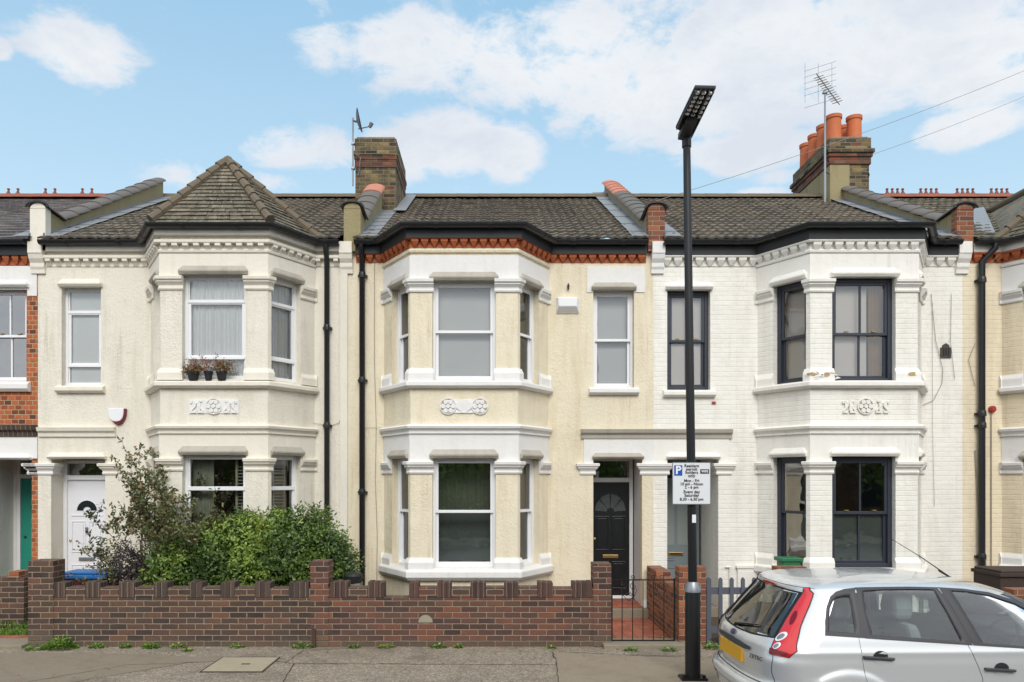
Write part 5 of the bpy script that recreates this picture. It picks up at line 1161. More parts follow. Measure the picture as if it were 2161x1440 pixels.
# sign
ys = YL - .075; sx0, sx1, sz0, sz1 = X(1420, ys), X(1499, ys), Z(1064, ys), Z(977, ys)
S = thing('parking_sign', ((sx0 + sx1) / 2, ys, sz0), 'white residents parking sign with a blue P, fixed to the lamp post', 'sign')
m = MB(); m.box(sx0, sx1, ys, ys + .008, sz0, sz1); pl = m.build('plate', mat_plain('white_sign_face', C(220, 222, 224), .35, 0, .02), S, bevel=.006)
m = MB(); b_ = .006
for q in ((sx0, sx1, sz0 - b_, sz0), (sx0, sx1, sz1, sz1 + b_), (sx0 - b_, sx0, sz0 - b_, sz1 + b_), (sx1, sx1 + b_, sz0 - b_, sz1 + b_)): m.box(q[0], q[1], ys - .002, ys + .01, q[2], q[3])
m.build('rim', M_steel, S)
sw_, sh_ = sx1 - sx0, sz1 - sz0
m = MB(); m.box(sx0 + .035 * sw_, sx0 + .25 * sw_, ys - .003, ys, sz1 - .31 * sh_, sz1 - .06 * sh_); m.build('blue_panel', mat_plain('sign_blue', C(28, 82, 168), .35, 0, .02), S)
m = MB(); m.box(sx0 + .035 * sw_, sx1 - .035 * sw_, ys - .0015, ys, sz1 - .335 * sh_, sz1 - .325 * sh_) if False else None
for z in range(3):
    for c_ in range(1): pass
m = MB(); bx = sx0 + .73 * sw_; m.box(bx, bx + .24 * sw_, ys - .002, ys, sz1 - .265 * sh_, sz1 - .155 * sh_); m.build('zone_box', M_fasciab, S)
M_ink = mat_plain('sign_ink', C(30, 30, 34), .5, 0, 0)
def text(s, x, z, size, mat, parent, al='CENTER', y=None, bold=.0, rot=(pi / 2, 0, 0), sx=1.0):
    cu = bpy.data.curves.new('lettering', 'FONT'); cu.body = s; cu.size = size; cu.align_x = al; cu.align_y = 'CENTER'; cu.extrude = .0006; cu.offset = bold; cu.resolution_u = 3
    tmp = bpy.data.objects.new('tmp', cu); COL.objects.link(tmp); dg = bpy.context.evaluated_depsgraph_get(); dg.update(); me = bpy.data.meshes.new_from_object(tmp.evaluated_get(dg)); bpy.data.objects.remove(tmp); me.name = 'lettering'
    me.materials.clear(); me.materials.append(mat); o = bpy.data.objects.new('lettering', me); COL.objects.link(o); o.parent = parent; w = world_loc(parent); o.location = (x - w[0], (y if y is not None else ys - .0035) - w[1], z - w[2]); o.rotation_euler = rot; o.scale = (sx, 1, 1); return o
text('P', sx0 + .142 * sw_, sz1 - .185 * sh_, .12, M_upvc, S, bold=.004, y=ys - .005)
tx = sx0 + .50 * sw_
for s_, r, sz in (('Resident', .075, .046), ('permit', .155, .046), ('holders', .235, .046), ('only', .315, .046), ('Mon - Fri', .435, .044), ('10 am - Noon', .515, .044), ('2 - 6 pm', .595, .044), ('Event day', .705, .046), ('Saturday', .79, .046), ('8.30 - 6.30 pm', .885, .044)):
    text(s_, tx, sz1 - r * sh_, sz, M_ink, S, bold=.0008)
text('WFS', bx + .12 * sw_, sz1 - .21 * sh_, .038, M_upvc, S, bold=.001, y=ys - .0045)

# ------------------------------------------------------------------ plants
def mat_leaf(name, stops, rough=.45, trans=.12):
    m = MT(name, rough); a = m.n('ShaderNodeVertexColor', layer_name='tint').outputs[0]; c = m.ramp(a, stops); m.base(c)
    tr = m.n('ShaderNodeBsdfTranslucent', {0: c}); mx = m.n('ShaderNodeMixShader', {0: trans, 1: m.b.outputs[0], 2: tr.outputs[0]}); m.t.links.new(mx.outputs[0], m.t.nodes['Material Output'].inputs[0]); return m.m
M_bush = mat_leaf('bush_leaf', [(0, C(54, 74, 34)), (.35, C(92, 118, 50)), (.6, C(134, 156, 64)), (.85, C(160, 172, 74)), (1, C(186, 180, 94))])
M_tree = mat_leaf('sapling_leaf', [(0, C(58, 68, 40)), (.4, C(88, 98, 56)), (.75, C(122, 124, 74)), (.92, C(136, 112, 74)), (1, C(144, 90, 66))])
M_darks = mat_leaf('purple_leaf', [(0, C(40, 34, 36)), (.5, C(64, 52, 54)), (1, C(86, 74, 72))])
M_weed = mat_leaf('weed_leaf', [(0, C(64, 96, 36)), (.5, C(96, 136, 50)), (1, C(140, 168, 66))])
M_dryl = mat_leaf('dry_red_leaf', [(0, C(96, 96, 48)), (.4, C(128, 110, 60)), (.6, C(160, 84, 52)), (1, C(184, 92, 66))])
M_bark = mat_plain('bark', C(96, 80, 66), .9, 0, .2, 12, .003, 40)
def leaf(m, p, d, n, L, w, tint):
    """one folded leaf: two quads along d"""
    s = d.cross(n).normalized() * w / 2; q = len(m.v); mid = p + d * L * .5 - n * w * .12; tip = p + d * L
    m.v += [tuple(p), tuple(mid + s + n * w * .15), tuple(tip), tuple(mid - s + n * w * .15)]; m.f += [(q, q + 1, q + 2), (q, q + 2, q + 3)]; m.c += [tint] * 4
def rv(R): 
    while 1:
        v = Vector((R.uniform(-1, 1), R.uniform(-1, 1), R.uniform(-1, 1)))
        if .05 < v.length < 1: return v.normalized()
def bush(name, blobs, n, L, w, mat, seed, label, cat, tb=.0, stem=True):
    R = random.Random(seed); m = MB(); vol = [b[3] * b[4] + b[3] * b[5] for b in blobs]; tot = sum(vol)
    from mathutils import noise as mn
    for (x, y, z, rx, ry, rz), v in zip(blobs, vol):
        base = R.uniform(-.05, .05)
        for _ in range(int(n * v / tot / 6)):
            d = rv(R); d.z = abs(d.z) if R.random() < .35 else d.z; rr = R.uniform(.66, 1.0) if R.random() < .82 else R.uniform(1.0, 1.12); nn = mn.noise(Vector((x, y, z)) * 3 + d * 2.2)
            rr += nn * .20; c = Vector((x + d.x * rx * rr, y + d.y * ry * rr, max(.05, z + d.z * rz * rr)))
            out = Vector((d.x / rx, d.y / ry, d.z / rz)).normalized(); g = mn.noise(c * 1.9) * .45 + R.uniform(-.12, .12) + base
            ax = (out + rv(R) * .7 + Vector((0, 0, .35))).normalized()
            for k in range(6):
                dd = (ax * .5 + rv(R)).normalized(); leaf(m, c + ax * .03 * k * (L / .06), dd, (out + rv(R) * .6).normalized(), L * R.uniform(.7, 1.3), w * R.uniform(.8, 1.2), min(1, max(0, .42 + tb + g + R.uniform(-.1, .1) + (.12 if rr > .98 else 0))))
    x0 = sum(b[0] for b in blobs) / len(blobs); y0 = sum(b[1] for b in blobs) / len(blobs); t = thing(name, (x0, y0, 0), label, cat)
    m.build('foliage', mat, t)
    s = MB()
    for (x, y, z, rx, ry, rz) in blobs:
        for k in range(4): a = R.uniform(0, 6.28); s.tube([(x + .1 * cos(a), y + .1 * sin(a), .03), (x + rx * .4 * cos(a), y + ry * .4 * sin(a), z * .7), (x + rx * .7 * cos(a), y + ry * .7 * sin(a), z + rz * .5)], [.02, .012, .004], 5)
    s.build('stems', M_bark, t); return t
def bl(px0, px1, pt, pb, y, dep=.55): 
    x0, x1, z1, z0 = X(px0, y), X(px1, y), Z(pt, y), max(-.1, Z(pb, y)); return ((x0 + x1) / 2, y, (z0 + z1) / 2, (x1 - x0) / 2, dep, (z1 - z0) / 2)
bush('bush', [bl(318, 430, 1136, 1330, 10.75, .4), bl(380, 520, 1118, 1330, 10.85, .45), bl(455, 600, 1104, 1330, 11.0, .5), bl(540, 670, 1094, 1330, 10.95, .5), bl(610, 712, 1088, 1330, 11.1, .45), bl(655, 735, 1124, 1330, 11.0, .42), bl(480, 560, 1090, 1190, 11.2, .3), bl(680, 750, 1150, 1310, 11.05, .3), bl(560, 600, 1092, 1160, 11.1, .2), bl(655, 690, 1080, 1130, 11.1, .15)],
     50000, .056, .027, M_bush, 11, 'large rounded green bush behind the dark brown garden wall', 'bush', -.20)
bush('shrub', [bl(238, 300, 1150, 1260, 10.7, .2), bl(262, 318, 1190, 1260, 10.62, .18)], 5200, .03, .014, M_darks, 12, 'dark purple leaved shrub at the foot of the thin tree', 'shrub')
# thin, wiry young tree
def sapling(x, y, trunk_pts, R, name, label, nleaf, Lf, mat, spread, levels=3, ends=None):
    t = thing(name, (x, y, 0), label, 'tree' if nleaf > 500 else 'plant'); br = MB(); lf = MB(); tips = []
    def grow(p, d, L, r, lev):
        n = 5; pts = [p]; q = p; dd = d.copy()
        for i in range(n): dd = (dd + rv(R) * .16 + Vector((0, 0, .05))).normalized(); q = q + dd * L / n; pts.append(q)
        br.tube(pts, [max(.0016, r * (1 - .7 * i / n)) for i in range(n + 1)], 5, cap=False)
        if lev <= 1:
            for i in range(1, n + 1): tips.append((pts[i], dd))
        if lev == 0: return
        for k in range(R.choice((3, 4)) if lev > 1 else 4):
            f = R.uniform(.3, 1); i = int(f * n); a = pts[min(i, n)]; nd = (dd + rv(R) * spread); nd.z = nd.z * .8 + .2; grow(a, nd.normalized(), L * R.uniform(.5, .75), r * .45, lev - 1)
    for (d, L, r, lev) in trunk_pts: grow(Vector((x, y, .02)) + Vector((d[0] * .05, 0, 0)), Vector(d).normalized(), L, r, lev)
    for _ in range(nleaf):
        p, d = R.choice(tips)
        if nleaf > 500 and ((p.z < 1.28 + .2 * R.random() and R.random() < .95 - .25 * (p.x < x - .1)) or p.x > x + 1.15): continue
        p = p + rv(R) * R.uniform(0, .05); leaf(lf, p, (rv(R) + d * .4).normalized(), rv(R), Lf * R.uniform(.6, 1.3), Lf * .5, R.random() ** 1.2)
    br.build('trunk', M_bark, t, smooth='all'); lf.build('crown', mat, t); return t
R = random.Random(21); yy = 10.9
sapling(X(296, yy), yy, [((-.30, .0, 1), 1.0, .022, 3), ((.0, .05, 1), 1.25, .02, 3), ((.25, 0, 1), 1.3, .018, 3), ((.52, -.05, 1), 1.4, .016, 3), ((.12, .1, 1), 1.3, .02, 3), ((.80, .05, 1), 1.35, .014, 3), ((.38, -.1, 1), 1.4, .018, 3), ((.66, -.05, 1), 1.45, .014, 3), ((-.6, .05, 1), .9, .012, 2)], R, 'young_tree', 'thin wiry young tree with olive and reddish leaves in front of the cream house', 19000, .06, M_tree, .8)
yy = 10.75; R = random.Random(4)
sapling(X(215, yy), yy, [((-.5, 0, 1), .62, .009, 2), ((-.25, 0, .9), .55, .008, 2), ((-.85, 0, 1), .6, .007, 1), ((.1, 0, 1), .5, .008, 2)], R, 'wiry_plant', 'sparse wiry plant arching over the blue box', 420, .045, M_tree, .8)
# blue recycling box by the white door
yy = 10.7; x0, x1 = X(122, yy), X(228, yy); m = MB(); M_blue = mat_plain('blue_plastic', C(30, 104, 168), .45, 0, .1)
m.box(x0 + .04, x1 - .04, yy, yy + .42, .03, Z(1222, yy)); b = m.build('recycling_box', mat_plain('maroon_crate', C(84, 34, 42), .6, 0, .1), bevel=.01); m = MB(); m.box(x0, x1, yy - .03, yy + .45, Z(1222, yy), Z(1214, yy)); m.box(x0 + .05, x1 - .05, yy + .02, yy + .4, Z(1214, yy), Z(1208, yy)); m.build('lid', M_blue, b, bevel=.012); tag(b, 'maroon recycling box with a bright blue lid behind the corner pier', 'box')
m = MB(); m.lathe([(.0, 0), (.11, 0), (.13, .1), (.12, .13), (0, .15)], (X(746, 10.6), 10.6, .76), 16); o = m.build('rubble_bag', M_fasciab); o.name = 'plant_pot'; tag(o, 'black plastic pot behind the brick wall beside the big bush', 'pot')
m = MB(); m.box(X(730, 10.6), X(762, 10.6), 10.5, 10.75, 0, .76); o = m.build('pot_stand', M_stone); tag(o, 'stone block carrying the black pot behind the wall', 'block')
# pot plants on the window sill
yy = YB - .03; zt = zb(803) + .0; R = random.Random(8)
for i, (px, w_, tb) in enumerate(((408, .085, 0), (440, .06, .3), (468, .075, 0))):
    x = X(px, yy) + .0; t = thing('pot_plant', (x, yy, zt), ('straggly green and brown pot plant at the left of the window sill', 'red leaved pot plant standing tallest on the window sill', 'small dark pot plant at the right of the window sill')[i], 'pot plant')
    m = MB(); m.lathe([(.0, .0), (w_ * .75, 0), (w_, .10), (w_ * 1.08, .10), (w_ * 1.08, .13), (w_ * .9, .13), (0, .115)], (x, yy, zt + .0), 14); m.build('pot', M_fasciab, t)
    m = MB(); st = MB(); hh = (.22, .42, .26)[i]
    for k in range(22):
        d = Vector((R.uniform(-1.1, 1.1), R.uniform(-.6, .2), R.uniform(-.1, 1))).normalized(); e = Vector((x, yy, zt + .11)) + d * hh * R.uniform(.5, 1); st.tube([(x, yy, zt + .1), e], .002, 4)
        for _ in range(16): p = Vector((x, yy, zt + .11)).lerp(e, R.uniform(.35, 1)) + rv(R) * .03; leaf(m, p, rv(R), rv(R), .035, .018, min(1, max(0, R.uniform(.0, .6) + tb)))
    m.build('foliage', M_dryl, t); st.build('stems', M_bark, t)
# weeds at the foot of the wall
R = random.Random(31)
def weed(px, w_, h_, n, label, y=YW - .06):
    x = X(px, y); m = MB(); t = MB()
    for _ in range(n):
        a = R.uniform(0, 6.28); rr = w_ * sqrt(R.random()); p = Vector((x + rr * cos(a), y + min(.05, rr * .6 * sin(a)), R.uniform(.01, 1) * h_ * (1.1 - rr / w_))); leaf(m, p, (Vector((cos(a), sin(a), R.uniform(-.1, 1)))).normalized(), (Vector((0, 0, 1)) + rv(R) * .5).normalized(), R.uniform(.025, .05), R.uniform(.018, .035), R.uniform(.1, 1))
    o = m.build('weed', M_weed); tag(o, label, 'weed', 'weeds along the foot of the wall')
weed(128, .21, .19, 620, 'biggest leafy weed at the foot of the dark pier', YW - .12); weed(75, .12, .07, 110, 'low weed on the threshold left of the dark pier', YW - .18)
weed(205, .10, .06, 110, 'small weed clump just right of the biggest weed'); weed(265, .07, .05, 90, 'bright small weed a step right of the biggest weed', YW - .05); weed(318, .10, .09, 170, 'bright green weed clump in front of the thin tree', YW - .08); weed(375, .1, .05, 80, 'flat weed patch below the left half of the bush')
weed(395, .05, .03, 50, 'tiny weed out on the tarmac below the bush', YW - .25); weed(500, .08, .05, 60, 'small weed under the middle of the bush'); weed(640, .14, .07, 130, 'spreading weed beside the rusty iron stub'); weed(748, .06, .05, 60, 'small weed under the black downpipe'); weed(815, .10, .04, 80, 'thin weed strip left of the cement patch'); weed(925, .10, .04, 90, 'thin weed strip right of the cement patch'); weed(968, .05, .05, 60, 'weed below the middle of the central bay')
weed(1163, .05, .03, 40, 'tiny weed left of the gate step', YW - .1); weed(1330, .07, .04, 70, 'weed in front of the gate step', YW - .24); weed(1412, .09, .04, 70, 'low weed at the right end of the gate step', YW - .24); weed(1502, .09, .12, 130, 'leafy weed between the gate pier and the silver car', YW - .12)
for px, yy_ in ((1395, 10.4), (1425, 10.25), (1410, 10.3)): weed(px, .1, .05, 70, {1395: 'weed inside the gate by the path wall', 1425: 'weed at the foot of the path wall end', 1410: 'mossy weed behind the gate bars'}[px], yy_)
m = MB(); R = random.Random(15)
for _ in range(260):
    y = YW - .03 - abs(R.gauss(0, .28)) if R.random() < .7 else R.uniform(YK + .2, YW); x = R.uniform(-7, 6); a = R.uniform(0, 6.28); leaf(m, Vector((x, min(y, YW - .02), .012)), Vector((cos(a), sin(a), .1)).normalized(), (Vector((0, 0, 1)) + rv(R) * .4).normalized(), R.uniform(.02, .05), R.uniform(.01, .025), R.random())
o = m.build('leaf_litter', M_dryl); o['kind'] = 'stuff'
m = MB(); R = random.Random(5)
for _ in range(5200):
    x = R.uniform(xl - 1.8, xl - .05); y = R.uniform(YW + .32, YW + .74); a = R.uniform(0, 6.28); leaf(m, Vector((x, y, .05 + (.10 if y > YW + .55 else 0) * R.random())), Vector((cos(a) * .5, sin(a) * .5, 1)).normalized(), rv(R), R.uniform(.03, .08), .014, R.random())
o = m.build('grass', M_weed); o['kind'] = 'stuff'
o.location.y += .15

# ------------------------------------------------------------------ silver hatchback
def car():
    yaw = radians(-2); T = thing('parked_car', (2.142, 6.934, RZ), 'silver hatchback with tall red tail lights parked at the kerb', 'car')
    T.rotation_euler = (0, 0, -yaw)
    mp = MT('silver_car_paint', .27, .45); mp.base(C(196, 197, 198)); mp.b.inputs['Coat Weight'].default_value = .8; mp.b.inputs['Coat Roughness'].default_value = .06; mp.b.inputs['Base Color'].default_value = C(216, 217, 217)
    paint = mp.m; trim = mat_plain('dark_grey_car_trim', C(62, 61, 64), .55, 0, .05); trim2 = mat_plain('black_rubber', C(24, 24, 25), .7, 0, .05)
    cg = mat_glass('car_glass', (.76, .84, .81, 1), .06, .01); cgd = mat_glass('car_rear_glass', (.58, .66, .60, 1), .09, .01); red = MT('red_lamp_lens', .12); red.base(C(206, 26, 30)); red.b.inputs['Coat Weight'].default_value = 1; redm = red.m
    red2 = mat_plain('dark_red_lens', C(120, 8, 18), .15, 0, .1); inner = mat_plain('car_interior_fabric', C(66, 68, 68), .9, 0, .1); inner2 = mat_plain('car_seat_fabric', C(134, 138, 138), .9, 0, .1)
    def itp(t, x):
        for (a, b), (c, d) in zip(t, t[1:]):
            if x <= c: 
                f = (x - a) / (c - a); f = max(0, f); return b + (d - b) * f
        return t[-1][1]
    XRr = [(.18, .10), (.28, .02), (.40, -.015), (.52, -.02), (.585, -.012), (.605, .02), (.64, .03), (.80, .005), (.92, .025), (.97, .06), (1.0, .09), (1.33, .35), (1.36, .37), (1.375, .345), (1.395, .38), (1.42, .48), (1.44, .62), (1.453, .82), (1.463, 1.15)]
    XFf = [(.18, 3.82), (.4, 3.90), (.6, 3.87), (.72, 3.76), (.80, 3.60), (.88, 3.38), (.93, 3.15), (.96, 3.0), (1.0, 2.92), (1.1, 2.78), (1.2, 2.62), (1.3, 2.42), (1.36, 2.24), (1.40, 2.08), (1.42, 1.96), (1.44, 1.80), (1.453, 1.6), (1.463, 1.32)]
    WW = [(.18, .76), (.28, .80), (.45, .83), (.62, .838), (.80, .832), (.90, .815), (1.0, .785), (1.1, .745), (1.2, .70), (1.3, .65), (1.36, .618), (1.395, .59), (1.42, .54), (1.44, .45), (1.453, .33), (1.463, .10)]
    A1 = [(.18, .42), (.9, .38), (1.0, .38), (1.35, .30), (1.42, .26), (1.463, .1)]; A2 = [(.18, .7), (.9, .8), (1.0, .7), (1.4, .4), (1.463, .1)]
    NE = 2.55
    sm = lambda t, x: (itp(t, x - .012) + itp(t, x) * 2 + itp(t, x + .012)) / 4
    def flare(x, h):
        b = 0
        for cx_ in (.67, 3.16):
            r = sqrt((x - cx_) ** 2 + (h - .29) ** 2); b = max(b, .022 * max(0, 1 - ((r - .40) / .09) ** 2) if r > .40 else .022)
        return b
    def crease(h): return .006 * math.exp(-((h - .90) / .02) ** 2)
    def wide(x, h):
        W_ = sm(WW, h) + (crease(h)); a = sm(A1, h); xr = sm(XRr, h); d = x - xr
        if d < a: W_ *= max(0, 1 - max(0, 1 - d / a) ** NE) ** (1 / NE)
        a2 = sm(A2, h); d = sm(XFf, h) - x
        if d < a2: W_ *= max(0, 1 - max(0, 1 - d / a2) ** 2.3) ** (1 / 2.3)
        return W_ + flare(x, h)
    def rear(w, h):
        W_ = sm(WW, h); a = sm(A1, h); t = min(.9999, abs(w) / W_); return sm(XRr, h) + a * (1 - (1 - t ** NE) ** (1 / NE))
    # heights and outline samples
    hs = [.18 + .018 * i for i in range(int((1.38 - .18) / .018) + 1)] + [1.388, 1.398, 1.408, 1.418, 1.427, 1.434, 1.440, 1.446, 1.450, 1.454, 1.457, 1.460, 1.463]
    NR, NS, NF = 26, 100, 18
    def half(h):
        xr, xf, W_, a, a2 = sm(XRr, h), sm(XFf, h), sm(WW, h), sm(A1, h), sm(A2, h); pts = []
        for i in range(NR + 1):
            w = W_ * sin(pi / 2 * i / NR) ** .9 if i < NR else W_; w = W_ * (1 - (1 - i / NR) ** 1.35); x = rear(w, h) if i < NR else xr + a; pts.append((x, w + (flare(x, h) + crease(h)) * (min(1, w / W_ * 1.5 - .5) if w > W_ * .34 else 0)))
        for i in range(1, NS): x = xr + a + (xf - a2 - xr - a) * i / NS; pts.append((x, W_ + flare(x, h) + crease(h)))
        for i in range(NF + 1):
            t = i / NF; w = W_ * (1 - t ** 1.35) ; d = a2 * (1 - (1 - (w / W_) ** 2.3) ** (1 / 2.3)) if w < W_ else a2; x = xf - d; pts.append((x, w + flare(x, h) * (1 if w > W_ * .6 else 0)))
        return pts
    rows = [half(h) for h in hs]; n = len(rows[0])
    qg = [(.572, 1.03), (.59, 1.14), (.625, 1.25), (.67, 1.33), (.72, 1.366), (.79, 1.388), (.893, 1.402), (.870, 1.018)]
    qi = [(.607, 1.06), (.622, 1.15), (.645, 1.235), (.675, 1.285), (.705, 1.312), (.76, 1.327), (.815, 1.330), (.80, 1.055)]
    rd = [(.868, 1.016), (.876, 1.25), (.880, 1.402), (1.1, 1.412), (1.3, 1.42), (1.510, 1.422), (1.585, 1.2), (1.655, .985)]
    ri = [(.925, 1.045), (.908, 1.20), (.928, 1.375), (1.1, 1.392), (1.3, 1.400), (1.478, 1.402), (1.53, 1.2), (1.582, 1.012)]
    fd = [(1.662, .985), (1.592, 1.2), (1.516, 1.423), (1.70, 1.418), (1.90, 1.395), (2.10, 1.335), (2.35, 1.20), (2.62, 1.0), (2.60, .95)]
    fi = [(1.735, 1.005), (1.67, 1.2), (1.605, 1.398), (1.72, 1.394), (1.89, 1.368), (2.08, 1.305), (2.31, 1.175), (2.54, 1.0), (2.50, .965)]
    rg = [(-.60, .985), (-.55, 1.15), (-.49, 1.345), (-.25, 1.352), (0, 1.354), (.25, 1.352), (.49, 1.345), (.55, 1.15), (.60, .985), (.3, .965), (0, .958), (-.3, .965)]
    wp = lambda P: [(x - .067 + .11 * (x - .572), h + .008 - .035 * (x - .572)) for x, h in P]
    qg, qi, rd, ri, fd, fi = map(wp, (qg, qi, rd, ri, fd, fi))
    def inside(p, poly):
        x, y = p; c = False; j = len(poly) - 1
        for i in range(len(poly)):
            if (poly[i][1] > y) != (poly[j][1] > y) and x < (poly[j][0] - poly[i][0]) * (y - poly[i][1]) / (poly[j][1] - poly[i][1]) + poly[i][0]: c = not c
            j = i
        return c
    shr = lambda poly, k: [((x - sum(q[0] for q in poly) / len(poly)) * k + sum(q[0] for q in poly) / len(poly), (y - sum(q[1] for q in poly) / len(poly)) * k + sum(q[1] for q in poly) / len(poly)) for x, y in poly]
    cut_s = [shr(qg, .90), shr(rd, .955), shr(fd, .955)]; cut_r = [shr(rg, .95)]
    m = MB()
    for s in (-1, 1):
        b = len(m.v)
        for h, r in zip(hs, rows): m.v += [(x, s * w, h) for x, w in r]
        for j in range(len(hs) - 1):
            hm = (hs[j] + hs[j + 1]) / 2
            for i in range(n - 1):
                xm_ = (rows[j][i][0] + rows[j + 1][i + 1][0]) / 2; wm = (rows[j][i][1] + rows[j + 1][i + 1][1]) / 2
                if i < NR and any(inside((s * wm, hm), c) for c in cut_r): continue
                if i > NR * .55 and i < NR + NS + 4 and any(inside((xm_, hm), c) for c in cut_s): continue
                if hm < .72 and any((xm_ - c) ** 2 + (hm - .29) ** 2 < .335 ** 2 for c in (.67, 3.16)) and wm > .5: continue
                if .99 < hm < 1.34 and i > NR + NS + 2: continue   # windscreen opening
                q = [b + j * n + i, b + j * n + i + 1, b + (j + 1) * n + i + 1, b + (j + 1) * n + i]
                m.f.append(tuple(q if s < 0 else q[::-1]))
        # close the top
        t = b + (len(hs) - 1) * n; m.f.append(tuple(range(t, t + n)) if s < 0 else tuple(range(t, t + n))[::-1])
    me_ = m.build('body', paint, T, smooth='all'); me_.location = (0, 0, 0)
    def fin(o): o.location = (0, 0, 0) if o.parent is T else o.location; return o
    def build(mb, name, mat, parent=None, smooth=False, bevel=0): 
        o = mb.build(name, mat, None, smooth, bevel, loc=(1e-9, 0, 0)); o.location = (0, 0, 0); o.parent = parent or T; return o
    def sub(poly, k=6): 
        out = []
        for i in range(len(poly)): a, b = poly[i], poly[(i + 1) % len(poly)]; out += [(a[0] + (b[0] - a[0]) * t / k, a[1] + (b[1] - a[1]) * t / k) for t in range(k)]
        return out
    S3 = lambda s, off: (lambda x, h: (x, s * (wide(x, h) + off), h))
    R3 = lambda off: (lambda w, h: (rear(w, h) - off, w, h))
    def fill(poly, f, k=5, rings=8):
        p = sub(poly, k); c = (sum(q[0] for q in p) / len(p), sum(q[1] for q in p) / len(p)); mb = MB(); nn = len(p)
        for r in range(rings):
            t = 1 - r / rings
            for q in p: mb.v.append(f(c[0] + (q[0] - c[0]) * t, c[1] + (q[1] - c[1]) * t))
        mb.v.append(f(*c))
        for r in range(rings - 1):
            for i in range(nn): mb.f.append((r * nn + i, r * nn + (i + 1) % nn, (r + 1) * nn + (i + 1) % nn, (r + 1) * nn + i))
        for i in range(nn): mb.f.append(((rings - 1) * nn + i, (rings - 1) * nn + (i + 1) % nn, rings * nn))
        return mb
    def rng(a, b, f, g, k=6):
        a, b = sub(a, k), sub(b, k); mb = MB(); nn = len(a); mb.v = [f(*q) for q in a] + [f(q[0] * .5 + r[0] * .5, q[1] * .5 + r[1] * .5) for q, r in zip(a, b)] + [f(*q) for q in b] + [g(*q) for q in b]
        for L_ in range(3):
            for i in range(nn): mb.f.append((L_ * nn + i, L_ * nn + (i + 1) % nn, (L_ + 1) * nn + (i + 1) % nn, (L_ + 1) * nn + i))
        return mb
    def strip(pts, f, w, t=.0):
        mb = MB(); P = [Vector(f(*p)) for p in pts]; mb.tube(P, w, 4); return mb
    for s in (-1, 1):
        for o_, i_ in ((qg, qi), (rd, ri), (fd, fi)):
            fr_ = build(rng(o_, i_, S3(s, .004), S3(s, -.01)), 'window_surround', trim, smooth='all'); build(fill(i_, S3(s, -.006)), 'window', cg, fr_, smooth='all')
        build(fill(wp([(.80, 1.03), (.90, 1.03), (.92, 1.401), (.84, 1.392)]), S3(s, .0018), 4, 4), 'pillar_trim', trim, smooth='all'); build(fill(wp([(1.60, 1.0), (1.70, 1.0), (1.575, 1.421), (1.46, 1.421)]), S3(s, .0018), 4, 4), 'pillar_trim', trim, smooth='all')
        # door gaps
        for pts in ([(.778, 1.02), (.785, .85), (.80, .70), (.83, .62)], [(1.668, .96), (1.71, .85), (1.765, .70), (1.78, .5), (1.77, .25)], [(2.66, .95), (2.70, .7), (2.66, .3)], [(.83, .62), (.93, .50), (1.03, .3)]):
            pp = []; 
            for a, b in zip(pts, pts[1:]): pp += [(a[0] + (b[0] - a[0]) * t / 6, a[1] + (b[1] - a[1]) * t / 6) for t in range(6)]
            build(strip(pp + [pts[-1]], S3(s, -.0015), .0032), 'panel_gap', trim2)
        for (hx, hz_) in ((.915, .868), (1.905, .768)):
            mb = MB(); w_ = wide(hx, hz_); rot = radians(-4)
            k = 12; pts = [(hx + .115 * cos(t), hz_ + (.014 + .010 * 0) * sin(t)) for t in [2 * pi * i / 16 for i in range(16)]]
            pts = [(hx - .125, hz_ + .016), (hx - .125, hz_ - .004), (hx + .12, hz_ - .022), (hx + .13, hz_ - .002)]
            mb.v = [(x, s * (w_ - .01), z) for x, z in pts] + [(x, s * (w_ + .042 - abs(x - hx) * .10), z) for x, z in pts]; mb.f = [(0, 1, 2, 3), (7, 6, 5, 4), (0, 4, 5, 1), (1, 5, 6, 2), (2, 6, 7, 3), (3, 7, 4, 0)]
            hd_ = build(mb, 'door_handle', trim, bevel=.006)
            for up, mt_, nm in ((1, trim2, 'handle_recess'), (-1, paint, 'handle_scoop')):
                mb = MB(); pts = [(hx + .02 + .062 * cos(t), hz_ - .0 + up * .004 + up * .048 * sin(t)) for t in [pi * i / 12 for i in range(13)]]; mb.v = [(x, s * (wide(x, z) + (.0015 if up > 0 else .003)), z) for x, z in pts]; mb.f = [tuple(range(13))]; build(mb, nm, mt_, hd_)
        # tail lamp: tall, leaning forward, wrapping the corner
        le = [(.64, .862), (.637, .92), (.605, 1.0), (.565, 1.12), (.53, 1.25), (.508, 1.34), (.503, 1.386)]
        ri_ = [(.772, .862), (.790, .915), (.752, .985), (.692, 1.10), (.626, 1.25), (.575, 1.35), (.535, 1.390)]
        mb = MB(); nr_ = 5; seg_ = 4; rows_ = []
        for a in range(len(le) - 1):
            for t in range(seg_): 
                f_ = t / seg_; rows_.append(((le[a][0] + (le[a + 1][0] - le[a][0]) * f_, le[a][1] + (le[a + 1][1] - le[a][1]) * f_), (ri_[a][0] + (ri_[a + 1][0] - ri_[a][0]) * f_, ri_[a][1] + (ri_[a + 1][1] - ri_[a][1]) * f_)))
        rows_.append((le[-1], ri_[-1]))
        for p_, q_ in rows_:
            for k in range(nr_ + 1): t = k / nr_; w_ = p_[0] + (q_[0] - p_[0]) * t; mb.v.append(R3(.010 + .008 * sin(pi * t))(s * w_, p_[1] + (q_[1] - p_[1]) * t))
        for a in range(len(rows_) - 1):
            for k in range(nr_): b_ = a * (nr_ + 1) + k; mb.f.append((b_, b_ + 1, b_ + nr_ + 2, b_ + nr_ + 1))
